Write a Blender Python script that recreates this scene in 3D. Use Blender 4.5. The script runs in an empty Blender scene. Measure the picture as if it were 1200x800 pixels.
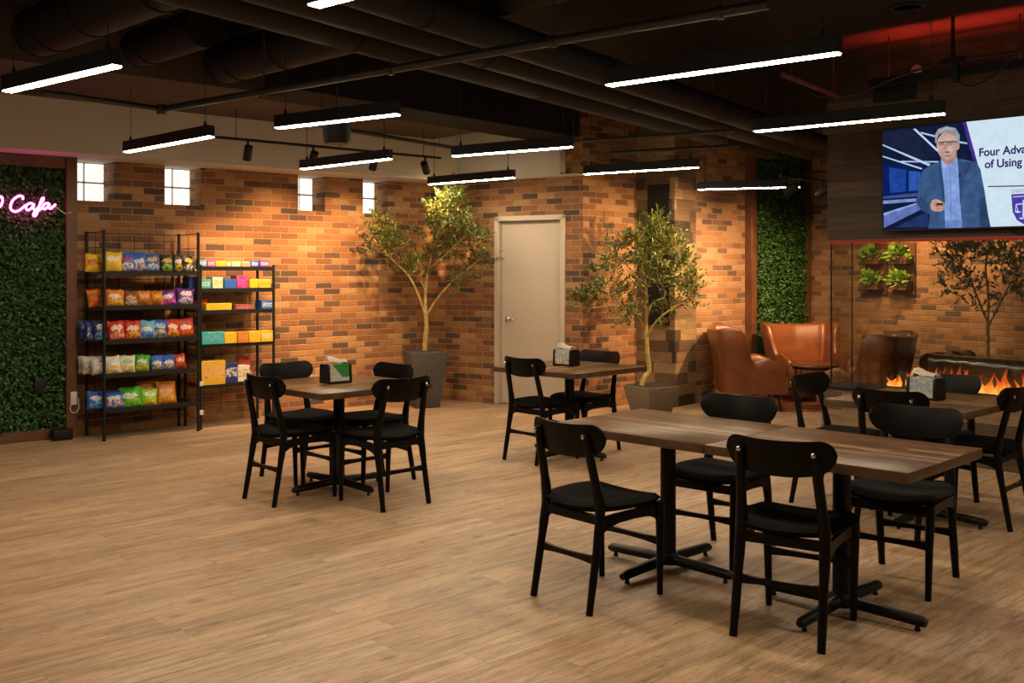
import bpy, bmesh, math, random
from mathutils import Vector, Matrix, noise
R_ = math.radians
PI = math.pi
rng = random.Random(7)
scene = bpy.context.scene
COL = scene.collection

# ------------------------------------------------------------------ camera
F, VH, H = 1190.0, 318.5, 1.542          # focal length in px (1200 wide), horizon row, eye height
cam_d = bpy.data.cameras.new('camera'); cam = bpy.data.objects.new('camera', cam_d); COL.objects.link(cam)
cam.location = (0, 0, H); cam.rotation_euler = (PI/2, 0, 0)
cam_d.sensor_width = 36; cam_d.lens = F/1200*36; cam_d.shift_y = -(400-VH)/1200
scene.camera = cam
vs = scene.view_settings
vs.view_transform = 'Standard'; vs.look = 'None'; vs.gamma = 1; vs.exposure = 0; vs.use_curve_mapping = False

# ------------------------------------------------------------------ helpers
def tag(o, label=None, cat=None, group=None, kind=None):
    if label: o['label'] = label
    if cat: o['category'] = cat
    if group: o['group'] = group
    if kind: o['kind'] = kind
    return o
def thing(name, label, cat, loc=(0,0,0), rz=0, group=None):
    o = bpy.data.objects.new(name, None); COL.objects.link(o)
    o.location = loc; o.rotation_euler = (0, 0, rz); o.empty_display_size = .1
    return tag(o, label, cat, group)
def obj(name, bm, mats, parent=None, loc=None, rz=None, angle=40, smooth=True):
    bm.normal_update()
    if smooth:
        ca = math.cos(R_(angle))
        for f in bm.faces: f.smooth = True
        for e in bm.edges:
            if len(e.link_faces) == 2 and e.link_faces[0].normal.dot(e.link_faces[1].normal) < ca: e.smooth = False
    me = bpy.data.meshes.new(name); bm.to_mesh(me); bm.free()
    for m in (mats if isinstance(mats, (list, tuple)) else [mats]): me.materials.append(m)
    o = bpy.data.objects.new(name, me); COL.objects.link(o)
    if parent: o.parent = parent
    if loc: o.location = loc
    if rz is not None: o.rotation_euler = (0, 0, rz)
    return o
def struct(name, bm, mats, loc=None, rz=None, parent=None, **k):
    o = obj(name, bm, mats, parent, loc, rz, **k)
    if not parent: o['kind'] = 'structure'
    return o
def dup(root, loc, rz=None, label=None, group=None):
    def rec(o, par):
        c = o.copy(); COL.objects.link(c)
        if par: c.parent = par
        for ch in list(o.children): rec(ch, c)
        return c
    r = rec(root, None)
    r.location = loc
    if rz is not None: r.rotation_euler = (0, 0, rz)
    if label: r['label'] = label
    if group: r['group'] = group
    return r
def new(): return bmesh.new()
def box(bm, c, s, rot=None, bev=0, seg=1, mi=0):
    M = Matrix.Translation(c)
    if rot is not None: M = M @ rot.to_4x4()
    M = M @ Matrix.Diagonal((s[0], s[1], s[2], 1))
    g = bmesh.ops.create_cube(bm, size=1, matrix=M)
    vsx = g['verts']; fs = list({f for v in vsx for f in v.link_faces})
    for f in fs: f.material_index = mi
    if bev:
        es = list({e for v in vsx for e in v.link_edges})
        r = bmesh.ops.bevel(bm, geom=es, offset=bev, segments=seg, affect='EDGES', profile=.5)
        for f in r['faces']: f.material_index = mi
def span(bm, a, b, bev=0, mi=0, seg=1):
    c = [(a[i]+b[i])/2 for i in range(3)]; s = [abs(b[i]-a[i]) for i in range(3)]
    box(bm, c, s, None, bev, seg, mi)
def tube(bm, pts, rad, seg=8, cap=True, sx=1.0, sy=1.0, up=None, mi=0):
    pts = [Vector(p) for p in pts]; n = len(pts)
    rad = rad if isinstance(rad, (list, tuple)) else [rad]*n
    rings = []; a = None
    for i, p in enumerate(pts):
        d = (pts[min(i+1, n-1)]-pts[max(i-1, 0)]).normalized()
        if a is None:
            ref = Vector(up) if up else (Vector((0,0,1)) if abs(d.z) < .9 else Vector((1,0,0)))
            a = ref.cross(d).normalized()
        else:
            a = (a-d*a.dot(d)).normalized()
        b = d.cross(a)
        rings.append([bm.verts.new(p+(a*math.cos(2*PI*k/seg)*sx+b*math.sin(2*PI*k/seg)*sy)*rad[i]) for k in range(seg)])
    for i in range(n-1):
        for k in range(seg):
            f = bm.faces.new((rings[i][k], rings[i][(k+1)%seg], rings[i+1][(k+1)%seg], rings[i+1][k])); f.material_index = mi
    if cap:
        f = bm.faces.new(rings[0][::-1]); f.material_index = mi
        f = bm.faces.new(rings[-1]); f.material_index = mi
def lathe(bm, prof, seg=24, loc=(0,0,0), M=None, mi=0):
    rings = []
    L = Vector(loc)
    for r, z in prof:
        ring = []
        for k in range(seg):
            v = Vector((r*math.cos(2*PI*k/seg), r*math.sin(2*PI*k/seg), z))
            if M: v = M @ v
            ring.append(bm.verts.new(v+L))
        rings.append(ring)
    for i in range(len(rings)-1):
        for k in range(seg):
            f = bm.faces.new((rings[i][k], rings[i][(k+1)%seg], rings[i+1][(k+1)%seg], rings[i+1][k])); f.material_index = mi
    f = bm.faces.new(rings[0][::-1]); f.material_index = mi
    f = bm.faces.new(rings[-1]); f.material_index = mi
def prism(bm, poly, h, M, mi=0):
    """polygon in local xy pushed along local z by h, placed by M"""
    lo = [bm.verts.new(M @ Vector((x, y, 0))) for x, y in poly]
    hi = [bm.verts.new(M @ Vector((x, y, h))) for x, y in poly]
    n = len(poly)
    for f in [bm.faces.new(lo[::-1]), bm.faces.new(hi)]: f.material_index = mi
    for i in range(n):
        f = bm.faces.new((lo[i], lo[(i+1)%n], hi[(i+1)%n], hi[i])); f.material_index = mi
def frustum(bm, c, w0, d0, w1, d1, h, mi=0, bev=0):
    vs_ = []
    for (w, d, z) in ((w0, d0, 0), (w1, d1, h)):
        vs_.append([bm.verts.new((c[0]+sx*w/2, c[1]+sy*d/2, c[2]+z)) for sx, sy in ((-1,-1),(1,-1),(1,1),(-1,1))])
    fs = [bm.faces.new(vs_[0][::-1]), bm.faces.new(vs_[1])]
    for k in range(4): fs.append(bm.faces.new((vs_[0][k], vs_[0][(k+1)%4], vs_[1][(k+1)%4], vs_[1][k])))
    for f in fs: f.material_index = mi
    if bev:
        es = list({e for f in fs for e in f.edges})
        bmesh.ops.bevel(bm, geom=es, offset=bev, segments=2, affect='EDGES', profile=.5)
def RZ(a): return Matrix.Rotation(a, 3, 'Z')
def RX(a): return Matrix.Rotation(a, 3, 'X')
def RY(a): return Matrix.Rotation(a, 3, 'Y')

# ------------------------------------------------------------------ materials
def lin(r, g, b):
    f = lambda c: (c/255/12.92) if c/255 <= .04045 else ((c/255+.055)/1.055)**2.4
    return (f(r), f(g), f(b), 1)
class NT:
    def __init__(s, name):
        s.m = bpy.data.materials.new(name); s.m.use_nodes = True
        s.t = s.m.node_tree; s.t.nodes.clear()
        s.out = s.n('ShaderNodeOutputMaterial')
    def n(s, typ, **k):
        nd = s.t.nodes.new(typ)
        for a, b in k.items(): setattr(nd, a, b)
        return nd
    def l(s, a, b): s.t.links.new(a, b)
    def put(s, sock, v):
        if hasattr(v, 'is_output'): s.l(v, sock)
        else: sock.default_value = v
    def math(s, op, a, b=None, c=None, clamp=False):
        nd = s.n('ShaderNodeMath', operation=op); nd.use_clamp = clamp
        s.put(nd.inputs[0], a)
        if b is not None: s.put(nd.inputs[1], b)
        if c is not None: s.put(nd.inputs[2], c)
        return nd.outputs[0]
    def comb(s, x, y, z=0.0):
        nd = s.n('ShaderNodeCombineXYZ')
        for i, v in enumerate((x, y, z)): s.put(nd.inputs[i], v)
        return nd.outputs[0]
    def sep(s, v):
        nd = s.n('ShaderNodeSeparateXYZ'); s.l(v, nd.inputs[0]); return nd.outputs
    def coord(s, which='Object'): return s.n('ShaderNodeTexCoord').outputs[which]
    def mapr(s, v, a, b, c=0.0, d=1.0, smooth=False):
        nd = s.n('ShaderNodeMapRange'); nd.clamp = True
        if smooth: nd.interpolation_type = 'SMOOTHSTEP'
        s.put(nd.inputs[0], v)
        for i, x in enumerate((a, b, c, d)): nd.inputs[i+1].default_value = x
        return nd.outputs[0]
    def noise(s, vec, scale, detail=3, rough=.55, dist=0):
        nd = s.n('ShaderNodeTexNoise'); s.l(vec, nd.inputs['Vector'])
        nd.inputs['Scale'].default_value = scale; nd.inputs['Detail'].default_value = detail
        nd.inputs['Roughness'].default_value = rough; nd.inputs['Distortion'].default_value = dist
        return nd.outputs[0]
    def vscale(s, vec, x, y, z):
        nd = s.n('ShaderNodeVectorMath', operation='MULTIPLY'); s.l(vec, nd.inputs[0]); nd.inputs[1].default_value = (x, y, z); return nd.outputs[0]
    def white(s, vec):
        nd = s.n('ShaderNodeTexWhiteNoise', noise_dimensions='3D'); s.l(vec, nd.inputs['Vector']); return nd.outputs
    def ramp(s, v, stops, interp='LINEAR'):
        nd = s.n('ShaderNodeValToRGB'); cr = nd.color_ramp; cr.interpolation = interp
        while len(cr.elements) < len(stops): cr.elements.new(.5)
        for e, (p, c) in zip(cr.elements, stops): e.position = p; e.color = c
        s.put(nd.inputs[0], v); return nd.outputs[0]
    def mix(s, f, a, b, mode='MIX'):
        nd = s.n('ShaderNodeMix', data_type='RGBA', blend_type=mode)
        s.put(nd.inputs[0], f); s.put(nd.inputs[6], a); s.put(nd.inputs[7], b); return nd.outputs[2]
    def bump(s, h, strength=.3, dist=.01):
        nd = s.n('ShaderNodeBump'); nd.inputs['Strength'].default_value = strength; nd.inputs['Distance'].default_value = dist
        s.l(h, nd.inputs['Height']); return nd.outputs[0]
    def bsdf(s, color, rough=.5, metal=0.0, spec=.5, normal=None, emis=None, estr=0.0, coat=0.0, sheen=0.0):
        nd = s.n('ShaderNodeBsdfPrincipled')
        s.put(nd.inputs['Base Color'], color); s.put(nd.inputs['Roughness'], rough); s.put(nd.inputs['Metallic'], metal)
        s.put(nd.inputs['Specular IOR Level'], spec)
        if normal is not None: s.l(normal, nd.inputs['Normal'])
        if emis is not None: s.put(nd.inputs['Emission Color'], emis); s.put(nd.inputs['Emission Strength'], estr)
        if coat: nd.inputs['Coat Weight'].default_value = coat; nd.inputs['Coat Roughness'].default_value = .12
        if sheen: nd.inputs['Sheen Weight'].default_value = sheen
        s.l(nd.outputs[0], s.out.inputs[0]); return nd
    def cells(s, u, v, w, h, stag=.5, rnd=False):
        """running-bond cells: returns random value, random colour, distance to the cell edge in metres, row"""
        r = s.math('DIVIDE', v, h); row = s.math('FLOOR', r); fv = s.math('FRACT', r)
        if rnd: off = s.white(s.comb(row, 3.7, 1.3))[0]
        else: off = s.math('MULTIPLY', s.math('MODULO', s.math('ABSOLUTE', row), 2.0), stag)
        c = s.math('ADD', s.math('DIVIDE', u, w), off); col = s.math('FLOOR', c); fu = s.math('FRACT', c)
        wn = s.white(s.comb(col, row, 2.1))
        du = s.math('MULTIPLY', s.math('MINIMUM', fu, s.math('SUBTRACT', 1.0, fu)), w)
        dv = s.math('MULTIPLY', s.math('MINIMUM', fv, s.math('SUBTRACT', 1.0, fv)), h)
        return wn[0], wn[1], s.math('MINIMUM', du, dv), row
def plain(name, c, rough=.5, metal=0.0, spec=.5, var=.12, scale=30, bump=0.0, coat=0.0, sheen=0.0):
    """one-colour finish with a little procedural mottling"""
    m = NT(name); co = m.coord(); nz = m.noise(co, scale, 3)
    d = tuple(x*(1-var) for x in c[:3])+(1,); b = tuple(min(1, x*(1+var)) for x in c[:3])+(1,)
    colr = m.ramp(nz, [(.3, d), (.7, b)])
    m.bsdf(colr, rough, metal, spec, m.bump(nz, bump, .004) if bump else None, coat=coat, sheen=sheen)
    return m.m
def emit(name, c, s):
    m = NT(name); e = m.n('ShaderNodeEmission'); e.inputs[0].default_value = c; e.inputs[1].default_value = s
    m.l(e.outputs[0], m.out.inputs[0]); return m.m

def brick_mat(name, stops, mortar, seed=0.0):
    m = NT(name); co = m.coord(); x, y, z = m.sep(co)
    u = m.math('ADD', m.math('ADD', x, y), 20.0+seed)
    wob = m.math('MULTIPLY', m.math('SUBTRACT', m.noise(co, 9, 2), .5), .012)
    v = m.math('ADD', m.math('ADD', z, wob), 10.0)
    u = m.math('ADD', u, wob)
    rv, rc, d, row = m.cells(u, v, .215, .068)
    col = m.ramp(rv, stops)
    big = m.noise(co, 1.3, 2); fine = m.noise(co, 60, 4, .7)
    col = m.mix(m.mapr(fine, .42, .72, 0, .62), col, (.05, .028, .016, 1), 'MIX')
    col = m.mix(m.mapr(fine, .62, .8, 0, .35), col, mortar)
    mo = m.mapr(d, .003, .0065, 1, 0, True)
    mc = m.mix(m.noise(co, 25, 3), mortar, tuple(c*.45 for c in mortar[:3])+(1,))
    col = m.mix(mo, col, mc)
    hgt = m.math('ADD', m.mapr(d, .0, .009, 0, 1, True), m.math('MULTIPLY', fine, .25))
    m.bsdf(col, .85, 0, .25, m.bump(hgt, .55, .008))
    return m.m
BR = [(0, (.08,.05,.034,1)), (.10, (.12,.066,.038,1)), (.22, (.2,.085,.038,1)), (.5, (.29,.12,.046,1)), (.8, (.36,.165,.06,1)), (1, (.44,.24,.105,1))]
M_brick = brick_mat('brick_old_orange', BR, (.37,.265,.175,1))
BR2 = [(0, (.13,.08,.055,1)), (.14, (.2,.11,.07,1)), (.3, (.31,.15,.075,1)), (.6, (.38,.19,.09,1)), (1, (.46,.26,.14,1))]
M_brick2 = brick_mat('brick_light_tan', BR2, (.40,.30,.20,1), 3.3)

def floor_mat():
    m = NT('vinyl_plank_floor'); co = m.coord(); x, y, z = m.sep(co)
    u = m.math('ADD', x, 50.0); v = m.math('ADD', y, 50.0)
    rv, rc, d, row = m.cells(u, v, 1.22, .18, rnd=True)
    sh = m.math('MULTIPLY', rv, 37.0)
    g = m.comb(m.math('MULTIPLY', u, 1.6), m.math('MULTIPLY', v, 22.0), sh)
    gr = m.noise(g, 1.0, 6, .62, .6)
    g2 = m.comb(m.math('MULTIPLY', u, 9.0), m.math('MULTIPLY', v, 130.0), sh)
    fine = m.noise(g2, 1.0, 4, .7)
    g3 = m.comb(m.math('MULTIPLY', u, 1.1), m.math('MULTIPLY', v, 5.0), sh)
    blot = m.noise(g3, 1.2, 4, .6, .3)
    base = m.ramp(rv, [(0, (.36,.218,.122,1)), (.5, (.455,.288,.172,1)), (1, (.54,.36,.225,1))])
    tint = m.noise(m.comb(m.math('MULTIPLY', u, .9), m.math('MULTIPLY', v, 2.2), sh), 1.0, 3, .5)
    col = m.mix(m.mapr(tint, .42, .7, 0, .55), base, (.36,.265,.19,1))
    col = m.mix(m.mapr(gr, .45, .64, 0, .72), col, (.2,.115,.055,1))
    col = m.mix(m.mapr(blot, .5, .72, 0, .55), col, (.2,.14,.09,1))
    col = m.mix(m.mapr(fine, .5, .68, 0, .5), col, (.62,.45,.28,1))
    col = m.mix(m.mapr(fine, .46, .3, 0, .6), col, (.17,.10,.055,1))
    dark = m.noise(m.comb(m.math('MULTIPLY', u, 8.0), m.math('MULTIPLY', v, 42.0), sh), 1.0, 5, .65, 1.5)
    col = m.mix(m.mapr(dark, .57, .68, 0, .7), col, (.10,.06,.032,1))
    kn = m.n('ShaderNodeTexVoronoi'); m.l(m.comb(m.math('MULTIPLY', u, 2.2), m.math('MULTIPLY', v, 5.0), sh), kn.inputs['Vector']); kn.inputs['Scale'].default_value = 1.0
    col = m.mix(m.mapr(kn.outputs[0], .05, .13, .6, 0), col, (.09,.05,.026,1))
    col = m.mix(m.mapr(d, .0006, .0022, .6, 0), col, (.09,.055,.03,1))
    rough = m.mapr(gr, .2, .8, .36, .56)
    m.bsdf(col, rough, 0, .4, m.bump(m.math('ADD', gr, m.math('MULTIPLY', fine, .5)), .12, .004))
    return m.m
M_floor = floor_mat()

def plank_mat(name, w, h, stops, dark, rough=.65, axis='x', seed=0.0, gap=.0025, coat=0.0, bstr=.2, spec=.35):
    m = NT(name); co = m.coord(); x, y, z = m.sep(co)
    if axis == 'x': u = m.math('ADD', m.math('ADD', x, y), 20+seed); v = m.math('ADD', z, 10+seed)
    else: u = m.math('ADD', x, 20+seed); v = m.math('ADD', y, 20+seed)
    rv, rc, d, row = m.cells(u, v, w, h, rnd=True)
    sh = m.math('MULTIPLY', rv, 31.0)
    gr = m.noise(m.comb(m.math('MULTIPLY', u, 3.0), m.math('MULTIPLY', v, 45.0), sh), 1, 5, .6, .7)
    bl = m.noise(m.comb(m.math('MULTIPLY', u, 3.0), m.math('MULTIPLY', v, 8.0), sh), 1, 3, .6)
    col = m.ramp(rv, stops)
    col = m.mix(m.mapr(gr, .42, .7, 0, .6), col, dark)
    col = m.mix(m.mapr(bl, .55, .8, 0, .6), col, dark)
    col = m.mix(m.mapr(d, gap*.4, gap, .85, 0), col, tuple(c*.3 for c in dark[:3])+(1,))
    m.bsdf(col, rough, 0, spec, m.bump(m.math('ADD', gr, m.mapr(d, 0, gap*1.5, 0, 1)), bstr, .004), coat=coat)
    return m.m
M_reclaimed = plank_mat('reclaimed_wood_planks', .34, .125, [(0,(.035,.025,.018,1)),(.25,(.12,.078,.042,1)),(.55,(.26,.165,.08,1)),(1,(.38,.25,.12,1))], (.05,.032,.018,1))
M_header = plank_mat('dark_wood_header', 1.1, .14, [(0,(.035,.024,.017,1)),(.5,(.06,.04,.027,1)),(1,(.1,.066,.043,1))], (.02,.014,.01,1))
M_fbase = plank_mat('fireplace_base_wood', .9, .15, [(0,(.06,.04,.025,1)),(.5,(.16,.105,.06,1)),(1,(.25,.16,.09,1))], (.04,.026,.016,1))
M_top = plank_mat('walnut_butcher_block', .5, .026, [(0,(.06,.027,.011,1)),(.4,(.10,.047,.018,1)),(.75,(.15,.073,.027,1)),(.93,(.24,.132,.05,1)),(1,(.38,.235,.10,1))], (.038,.018,.008,1), rough=.3, axis='y', gap=.0008, bstr=.006, spec=.09)
M_edge = plain('walnut_table_edge', (.085,.045,.021,1), .35, var=.3, scale=14)
M_black = plain('black_lacquered_wood', (.0045,.0038,.0034,1), .33, spec=.15, var=.2, scale=14)
M_seat = plain('black_seat_fabric', (.0045,.0043,.0045,1), .9, spec=.1, var=.25, scale=260, bump=.2)
M_iron = plain('black_cast_iron', (.0055,.005,.0047,1), .45, spec=.25, var=.25, scale=40, bump=.1)
M_blk = plain('black_powder_coat', (.008,.0075,.0075,1), .5, spec=.3, var=.2, scale=40)
M_chrome = plain('polished_chrome', (.75,.74,.72,1), .18, 1.0, var=.05)
M_ceil = plain('black_painted_ceiling', (.014,.0115,.010,1), .85, spec=.2, var=.35, scale=1.6)
M_lowceil = plain('dark_brown_ceiling', (.085,.062,.047,1), .85, spec=.2, var=.2, scale=1.2)
M_soffit = plain('taupe_painted_soffit', (.56,.5,.42,1), .8, spec=.25, var=.04, scale=2)
M_duct = plain('black_duct_paint', (.014,.0115,.0095,1), .7, spec=.25, var=.2, scale=4)
M_pipe = plain('black_pipe_paint', (.022,.019,.017,1), .5, var=.25, scale=8)
M_redpipe = plain('rust_red_pipe_paint', (.16,.035,.02,1), .55, var=.25, scale=8)
M_frame = plain('stained_brown_frame', (.12,.045,.02,1), .5, var=.3, scale=5)
M_door = plain('warm_grey_door_paint', (.47,.385,.30,1), .45, var=.02, scale=3)
M_white = plain('white_plastic', (.6,.58,.54,1), .4, var=.04)
M_pot1 = plain('charcoal_grey_planter', (.058,.049,.043,1), .8, var=.3, scale=60, bump=.2)
M_pot2 = plain('taupe_stone_planter', (.15,.11,.073,1), .75, var=.25, scale=50, bump=.2)
M_soil = plain('dark_potting_soil', (.03,.02,.012,1), .95, var=.6, scale=50, bump=.6)
M_bark = plain('golden_tan_bark', (.35,.25,.075,1), .75, var=.35, scale=22, bump=.4)
M_leather = plain('cognac_leather', (.18,.052,.016,1), .36, spec=.5, var=.22, scale=7, coat=.15)
M_bleather = plain('black_tufted_leather', (.012,.0115,.01,1), .28, spec=.6, var=.2, scale=9, coat=.3)
M_cable = plain('black_cable', (.008,.008,.008,1), .6)
def leaf_mat(name, a, b, c, rough=.45):
    m = NT(name); g = m.n('ShaderNodeNewGeometry')
    col = m.ramp(g.outputs['Random Per Island'], [(0, a), (.5, b), (1, c)])
    nz = m.noise(m.coord(), 6, 2)
    col = m.mix(m.mapr(nz, .35, .7, .0, .4), col, a)
    m.bsdf(col, rough, 0, .4); return m.m
M_leaf = leaf_mat('olive_tree_leaf', (.035,.055,.008,1), (.09,.12,.02,1), (.2,.23,.045,1), .4)
M_hedge = leaf_mat('hedge_leaf', (.012,.05,.008,1), (.03,.105,.017,1), (.065,.17,.032,1))
M_fern = leaf_mat('bright_planter_leaf', (.09,.2,.012,1), (.2,.36,.03,1), (.36,.5,.07,1))

L_PEND, L_WIN = 120.0, 1.5
M_diff = emit('lit_lamp_diffuser', (1, .81, .56, 1), L_PEND)
M_neon = emit('pink_neon_tube', (1.0, .062, .40, 1), 19.0)
M_redled = emit('red_led_strip', (1, .06, .02, 1), .3)

def P(u, v, z=0.0):
    """world point on the horizontal plane z seen at picture point (u, v)"""
    y = F*(H-z)/(v-VH); return Vector(((u-600)*y/F, y, z))

# ------------------------------------------------------------------ the room
C0 = Vector((-.988, 12.38)); AL = R_(221.5)               # corner; left wall runs off at AL
def on_left(t, out=0.0, z=0.0):                            # point of the left wall, t metres from the corner, 'out' into the room
    return Vector((C0.x+math.cos(AL)*t-math.sin(AL)*out, C0.y+math.sin(AL)*t+math.cos(AL)*out, z))
ZS, ZL, ZC = 2.61, 3.08, 3.45                              # soffit underside, low ceiling, main ceiling
bm = new(); span(bm, (-8, -9, -.1), (13, 9, 0)); struct('floor', bm, M_floor, (0, 8, 0), R_(43.5))
WIN = [(.64, .98), (1.483, 1.823), (2.941, 3.327), (3.827, 4.22)]
bm = new(); span(bm, (-.3, -.34, 0), (6.6, 0, 2.22))
ts = [-.3]+[x for w in WIN for x in w]+[6.6]
for i in range(0, len(ts), 2): span(bm, (ts[i], -.34, 2.22), (ts[i+1], 0, ZS))
struct('wall_left', bm, M_brick, (C0.x, C0.y, 0), AL, smooth=False)
# glass-block windows, two columns by two rows each
def glass_mat():
    m = NT('patterned_glass_block'); co = m.coord(); x, y, z = m.sep(co)
    a = m.math('ABSOLUTE', m.math('SUBTRACT', m.math('FRACT', m.math('MULTIPLY', m.math('ADD', x, z), 16)), .5))
    b = m.math('ABSOLUTE', m.math('SUBTRACT', m.math('FRACT', m.math('MULTIPLY', m.math('SUBTRACT', x, z), 16)), .5))
    ln = m.mapr(m.math('MINIMUM', a, b), .03, .09, 1, 0)
    nz = m.noise(co, 60, 3, .7)
    col = m.mix(m.math('MULTIPLY', ln, .6), m.ramp(nz, [(.35, (.6,.58,.5,1)), (.62, (1,.97,.88,1))]), (.42,.33,.25,1))
    m.bsdf((.5,.5,.48,1), .15, 0, .5, m.bump(nz, .4, .01), emis=col, estr=L_WIN); return m.m
M_gb = glass_mat(); M_grout = plain('grey_window_grout', (.2,.17,.14,1), .8)
for i, (a, b) in enumerate(WIN):
    bm = new(); w = (b-a)/2
    for cx in range(2):
        for cz in range(2):
            box(bm, (a+w*(cx+.5), -.29, 2.22+(ZS-2.22)*(cz+.5)/2), (w-.018, .06, (ZS-2.22)/2-.018), None, .006, 2)
    wo = struct('window_%d' % (4-i), bm, M_gb, (C0.x, C0.y, 0), AL)
    fb = new(); box(fb, ((a+b)/2, -.295, 2.22+(ZS-2.22)/2), (b-a, .04, ZS-2.22)); obj('window_frame', fb, M_grout, wo)
# door wall
C1 = Vector((.789, 11.31)); AB = math.atan2(C1.y-C0.y, C1.x-C0.x); LB = (C1-C0).length
D0, D1, DZ = .92, 1.855, 2.19
bm = new(); span(bm, (-.2, 0, 0), (D0+.05, .3, ZC)); span(bm, (D1-.05, 0, 0), (LB, .3, ZC)); span(bm, (D0+.05, 0, DZ-.05), (D1-.05, .3, ZC))
struct('wall_back', bm, M_brick, (C0.x, C0.y, 0), AB, smooth=False)
bm = new()
span(bm, (D0+.062, .05, .006), (D1-.062, .095, DZ-.062), .004)
dr = struct('door_1', bm, M_door, (C0.x, C0.y, 0), AB)
bm = new()
for a, b in ((D0, D0+.06), (D1-.06, D1)): span(bm, (a, -.022, 0), (b, .12, DZ-.0), .006)
span(bm, (D0, -.022, DZ-.06), (D1, .12, DZ), .006)
obj('door_frame', bm, M_door, dr)
bm = new()
hx = D0+.135
lathe(bm, [(.0, 0), (.032, 0), (.034, .006), (.02, .012), (.013, .03)], 20, (hx, .05, .985), RX(PI/2).to_4x4())
tube(bm, [(hx, .012, .985), (hx+.03, .0, .985), (hx+.075, -.002, .985), (hx+.11, .004, .983)], [.011, .012, .011, .009], 10)
obj('door_handle', bm, M_chrome, dr)
for z in (.25, 1.1, 1.95):
    bm = new(); tube(bm, [(D1-.062, .035, z-.05), (D1-.062, .035, z+.05)], .009, 8); obj('hinge', bm, M_chrome, dr)
# wall right of the door, plank pillar, lounge walls
AM = R_(41.8)
bm = new(); span(bm, (0, 0, 0), (1.6, .3, ZC)); struct('wall_middle', bm, M_brick, (C1.x, C1.y, 0), AM, smooth=False)
K = Vector((1.857, 11.57)); AP = R_(49)
bm = new(); span(bm, (0, 0, 0), (.47, .62, ZC), .006); 
o = struct('wall_pillar', bm, M_reclaimed, (K.x, K.y, 0), AP)
bm = new(); span(bm, (-.02, .07, .93), (0.0, .36, 2.55), .002)
tag(obj('dark_recess_panel', bm, M_blk, None, (K.x, K.y, 0), AP), kind='structure')
K1 = Vector((2.15, 11.92)); K2 = Vector((4.0, 13.77)); AQ = R_(-57)
bm = new(); span(bm, (-.35, 0, 0), ((K2-K1).length, .3, ZC)); struct('wall_lounge', bm, M_brick2, (K1.x, K1.y, 0), R_(45), smooth=False)
bm = new(); span(bm, (-.3, 0, 0), (5.2, .3, ZC)); struct('wall_rear', bm, M_brick2, (K2.x, K2.y, 0), AQ, smooth=False)
# soffit along the left wall and above the door
bm = new(); span(bm, (-.6, -.36, ZS), (6.6, .5, ZC)); struct('soffit_left', bm, M_soffit, (C0.x, C0.y, 0), AL, smooth=False)
bm = new(); span(bm, (-.2, -.13, ZS), (LB-.22, .0, ZC)); span(bm, (LB-.22, -.13, ZS-.001), (LB, 0, ZS+.02)); struct('soffit_back', bm, M_soffit, (C0.x, C0.y, 0), AB, smooth=False)
bm = new(); span(bm, (-8, -9, ZC), (13, 9, ZC+.1)); struct('ceiling', bm, M_ceil, (0, 8, 0), R_(43.5))
bm = new(); span(bm, (.35, .5, ZL), (6.6, 2.0, ZC-.001)); struct('ceiling_low', bm, M_lowceil, (C0.x, C0.y, 0), AL, smooth=False)

# fireplace partition: its front runs from A0 at -45 degrees
A0 = Vector((2.72, 8.94)); AF = R_(-45); LF = 3.4; DF = .42; ZB, ZH = .55, 1.807
bm = new(); span(bm, (.06, 0, ZH), (LF, DF, ZC)); struct('wall_television', bm, M_header, (A0.x, A0.y, 0), AF, smooth=False)
fp = thing('fireplace', 'long glass-fronted flame fireplace on a plank base under the wall screen', 'fireplace', (A0.x, A0.y, 0), AF)
bm = new(); span(bm, (0, 0, 0), (LF, DF, ZB-.03), .004); obj('base', bm, M_fbase, fp)
bm = new(); span(bm, (0, -.01, ZB-.03), (LF, DF+.01, ZB), .004); obj('mantel_slab', bm, M_blk, fp)
def pane_mat():
    m = NT('tinted_clear_glass')
    tr = m.n('ShaderNodeBsdfTransparent'); tr.inputs[0].default_value = (.93,.93,.90,1)
    gl = m.n('ShaderNodeBsdfGlossy'); gl.inputs['Color'].default_value = (.9,.9,.86,1); gl.inputs['Roughness'].default_value = .02
    ge = m.n('ShaderNodeNewGeometry'); dp = m.n('ShaderNodeVectorMath', operation='DOT_PRODUCT'); m.l(ge.outputs['Normal'], dp.inputs[0]); m.l(ge.outputs['Incoming'], dp.inputs[1])
    k = m.math('POWER', m.math('SUBTRACT', 1.0, m.math('ABSOLUTE', dp.outputs['Value'])), 5.0)
    mx = m.n('ShaderNodeMixShader'); m.l(m.math('ADD', m.math('MULTIPLY', k, .96), .04), mx.inputs[0]); m.l(tr.outputs[0], mx.inputs[1]); m.l(gl.outputs[0], mx.inputs[2])
    m.l(mx.outputs[0], m.out.inputs[0]); return m.m
M_pane = pane_mat()
for a, b in (((.10, .012, ZB), (LF-.04, .020, ZH)), ((.10, DF-.02, ZB), (LF-.04, DF-.012, ZH)), ((.092, .02, ZB), (.10, DF-.02, ZH))):
    bm = new(); span(bm, a, b); obj('glass_pane', bm, M_pane, fp, smooth=False)
bm = new(); span(bm, (.086, .006, ZB), (.096, .016, ZH)); span(bm, (.086, DF-.02, ZB), (.094, DF-.012, ZH)); obj('edge_profile', bm, M_blk, fp)
bm = new(); span(bm, (.5, .13, ZB), (LF-.2, .29, ZB+.02), .003); tray = obj('burner_tray', bm, M_blk, fp)
bm = new(); span(bm, (.07, -.012, ZH-.006), (LF, .0, ZH+.012)); obj('red_light_strip', bm, plain('red_anodised_trim', (.22,.02,.012,1), .35), fp)
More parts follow.
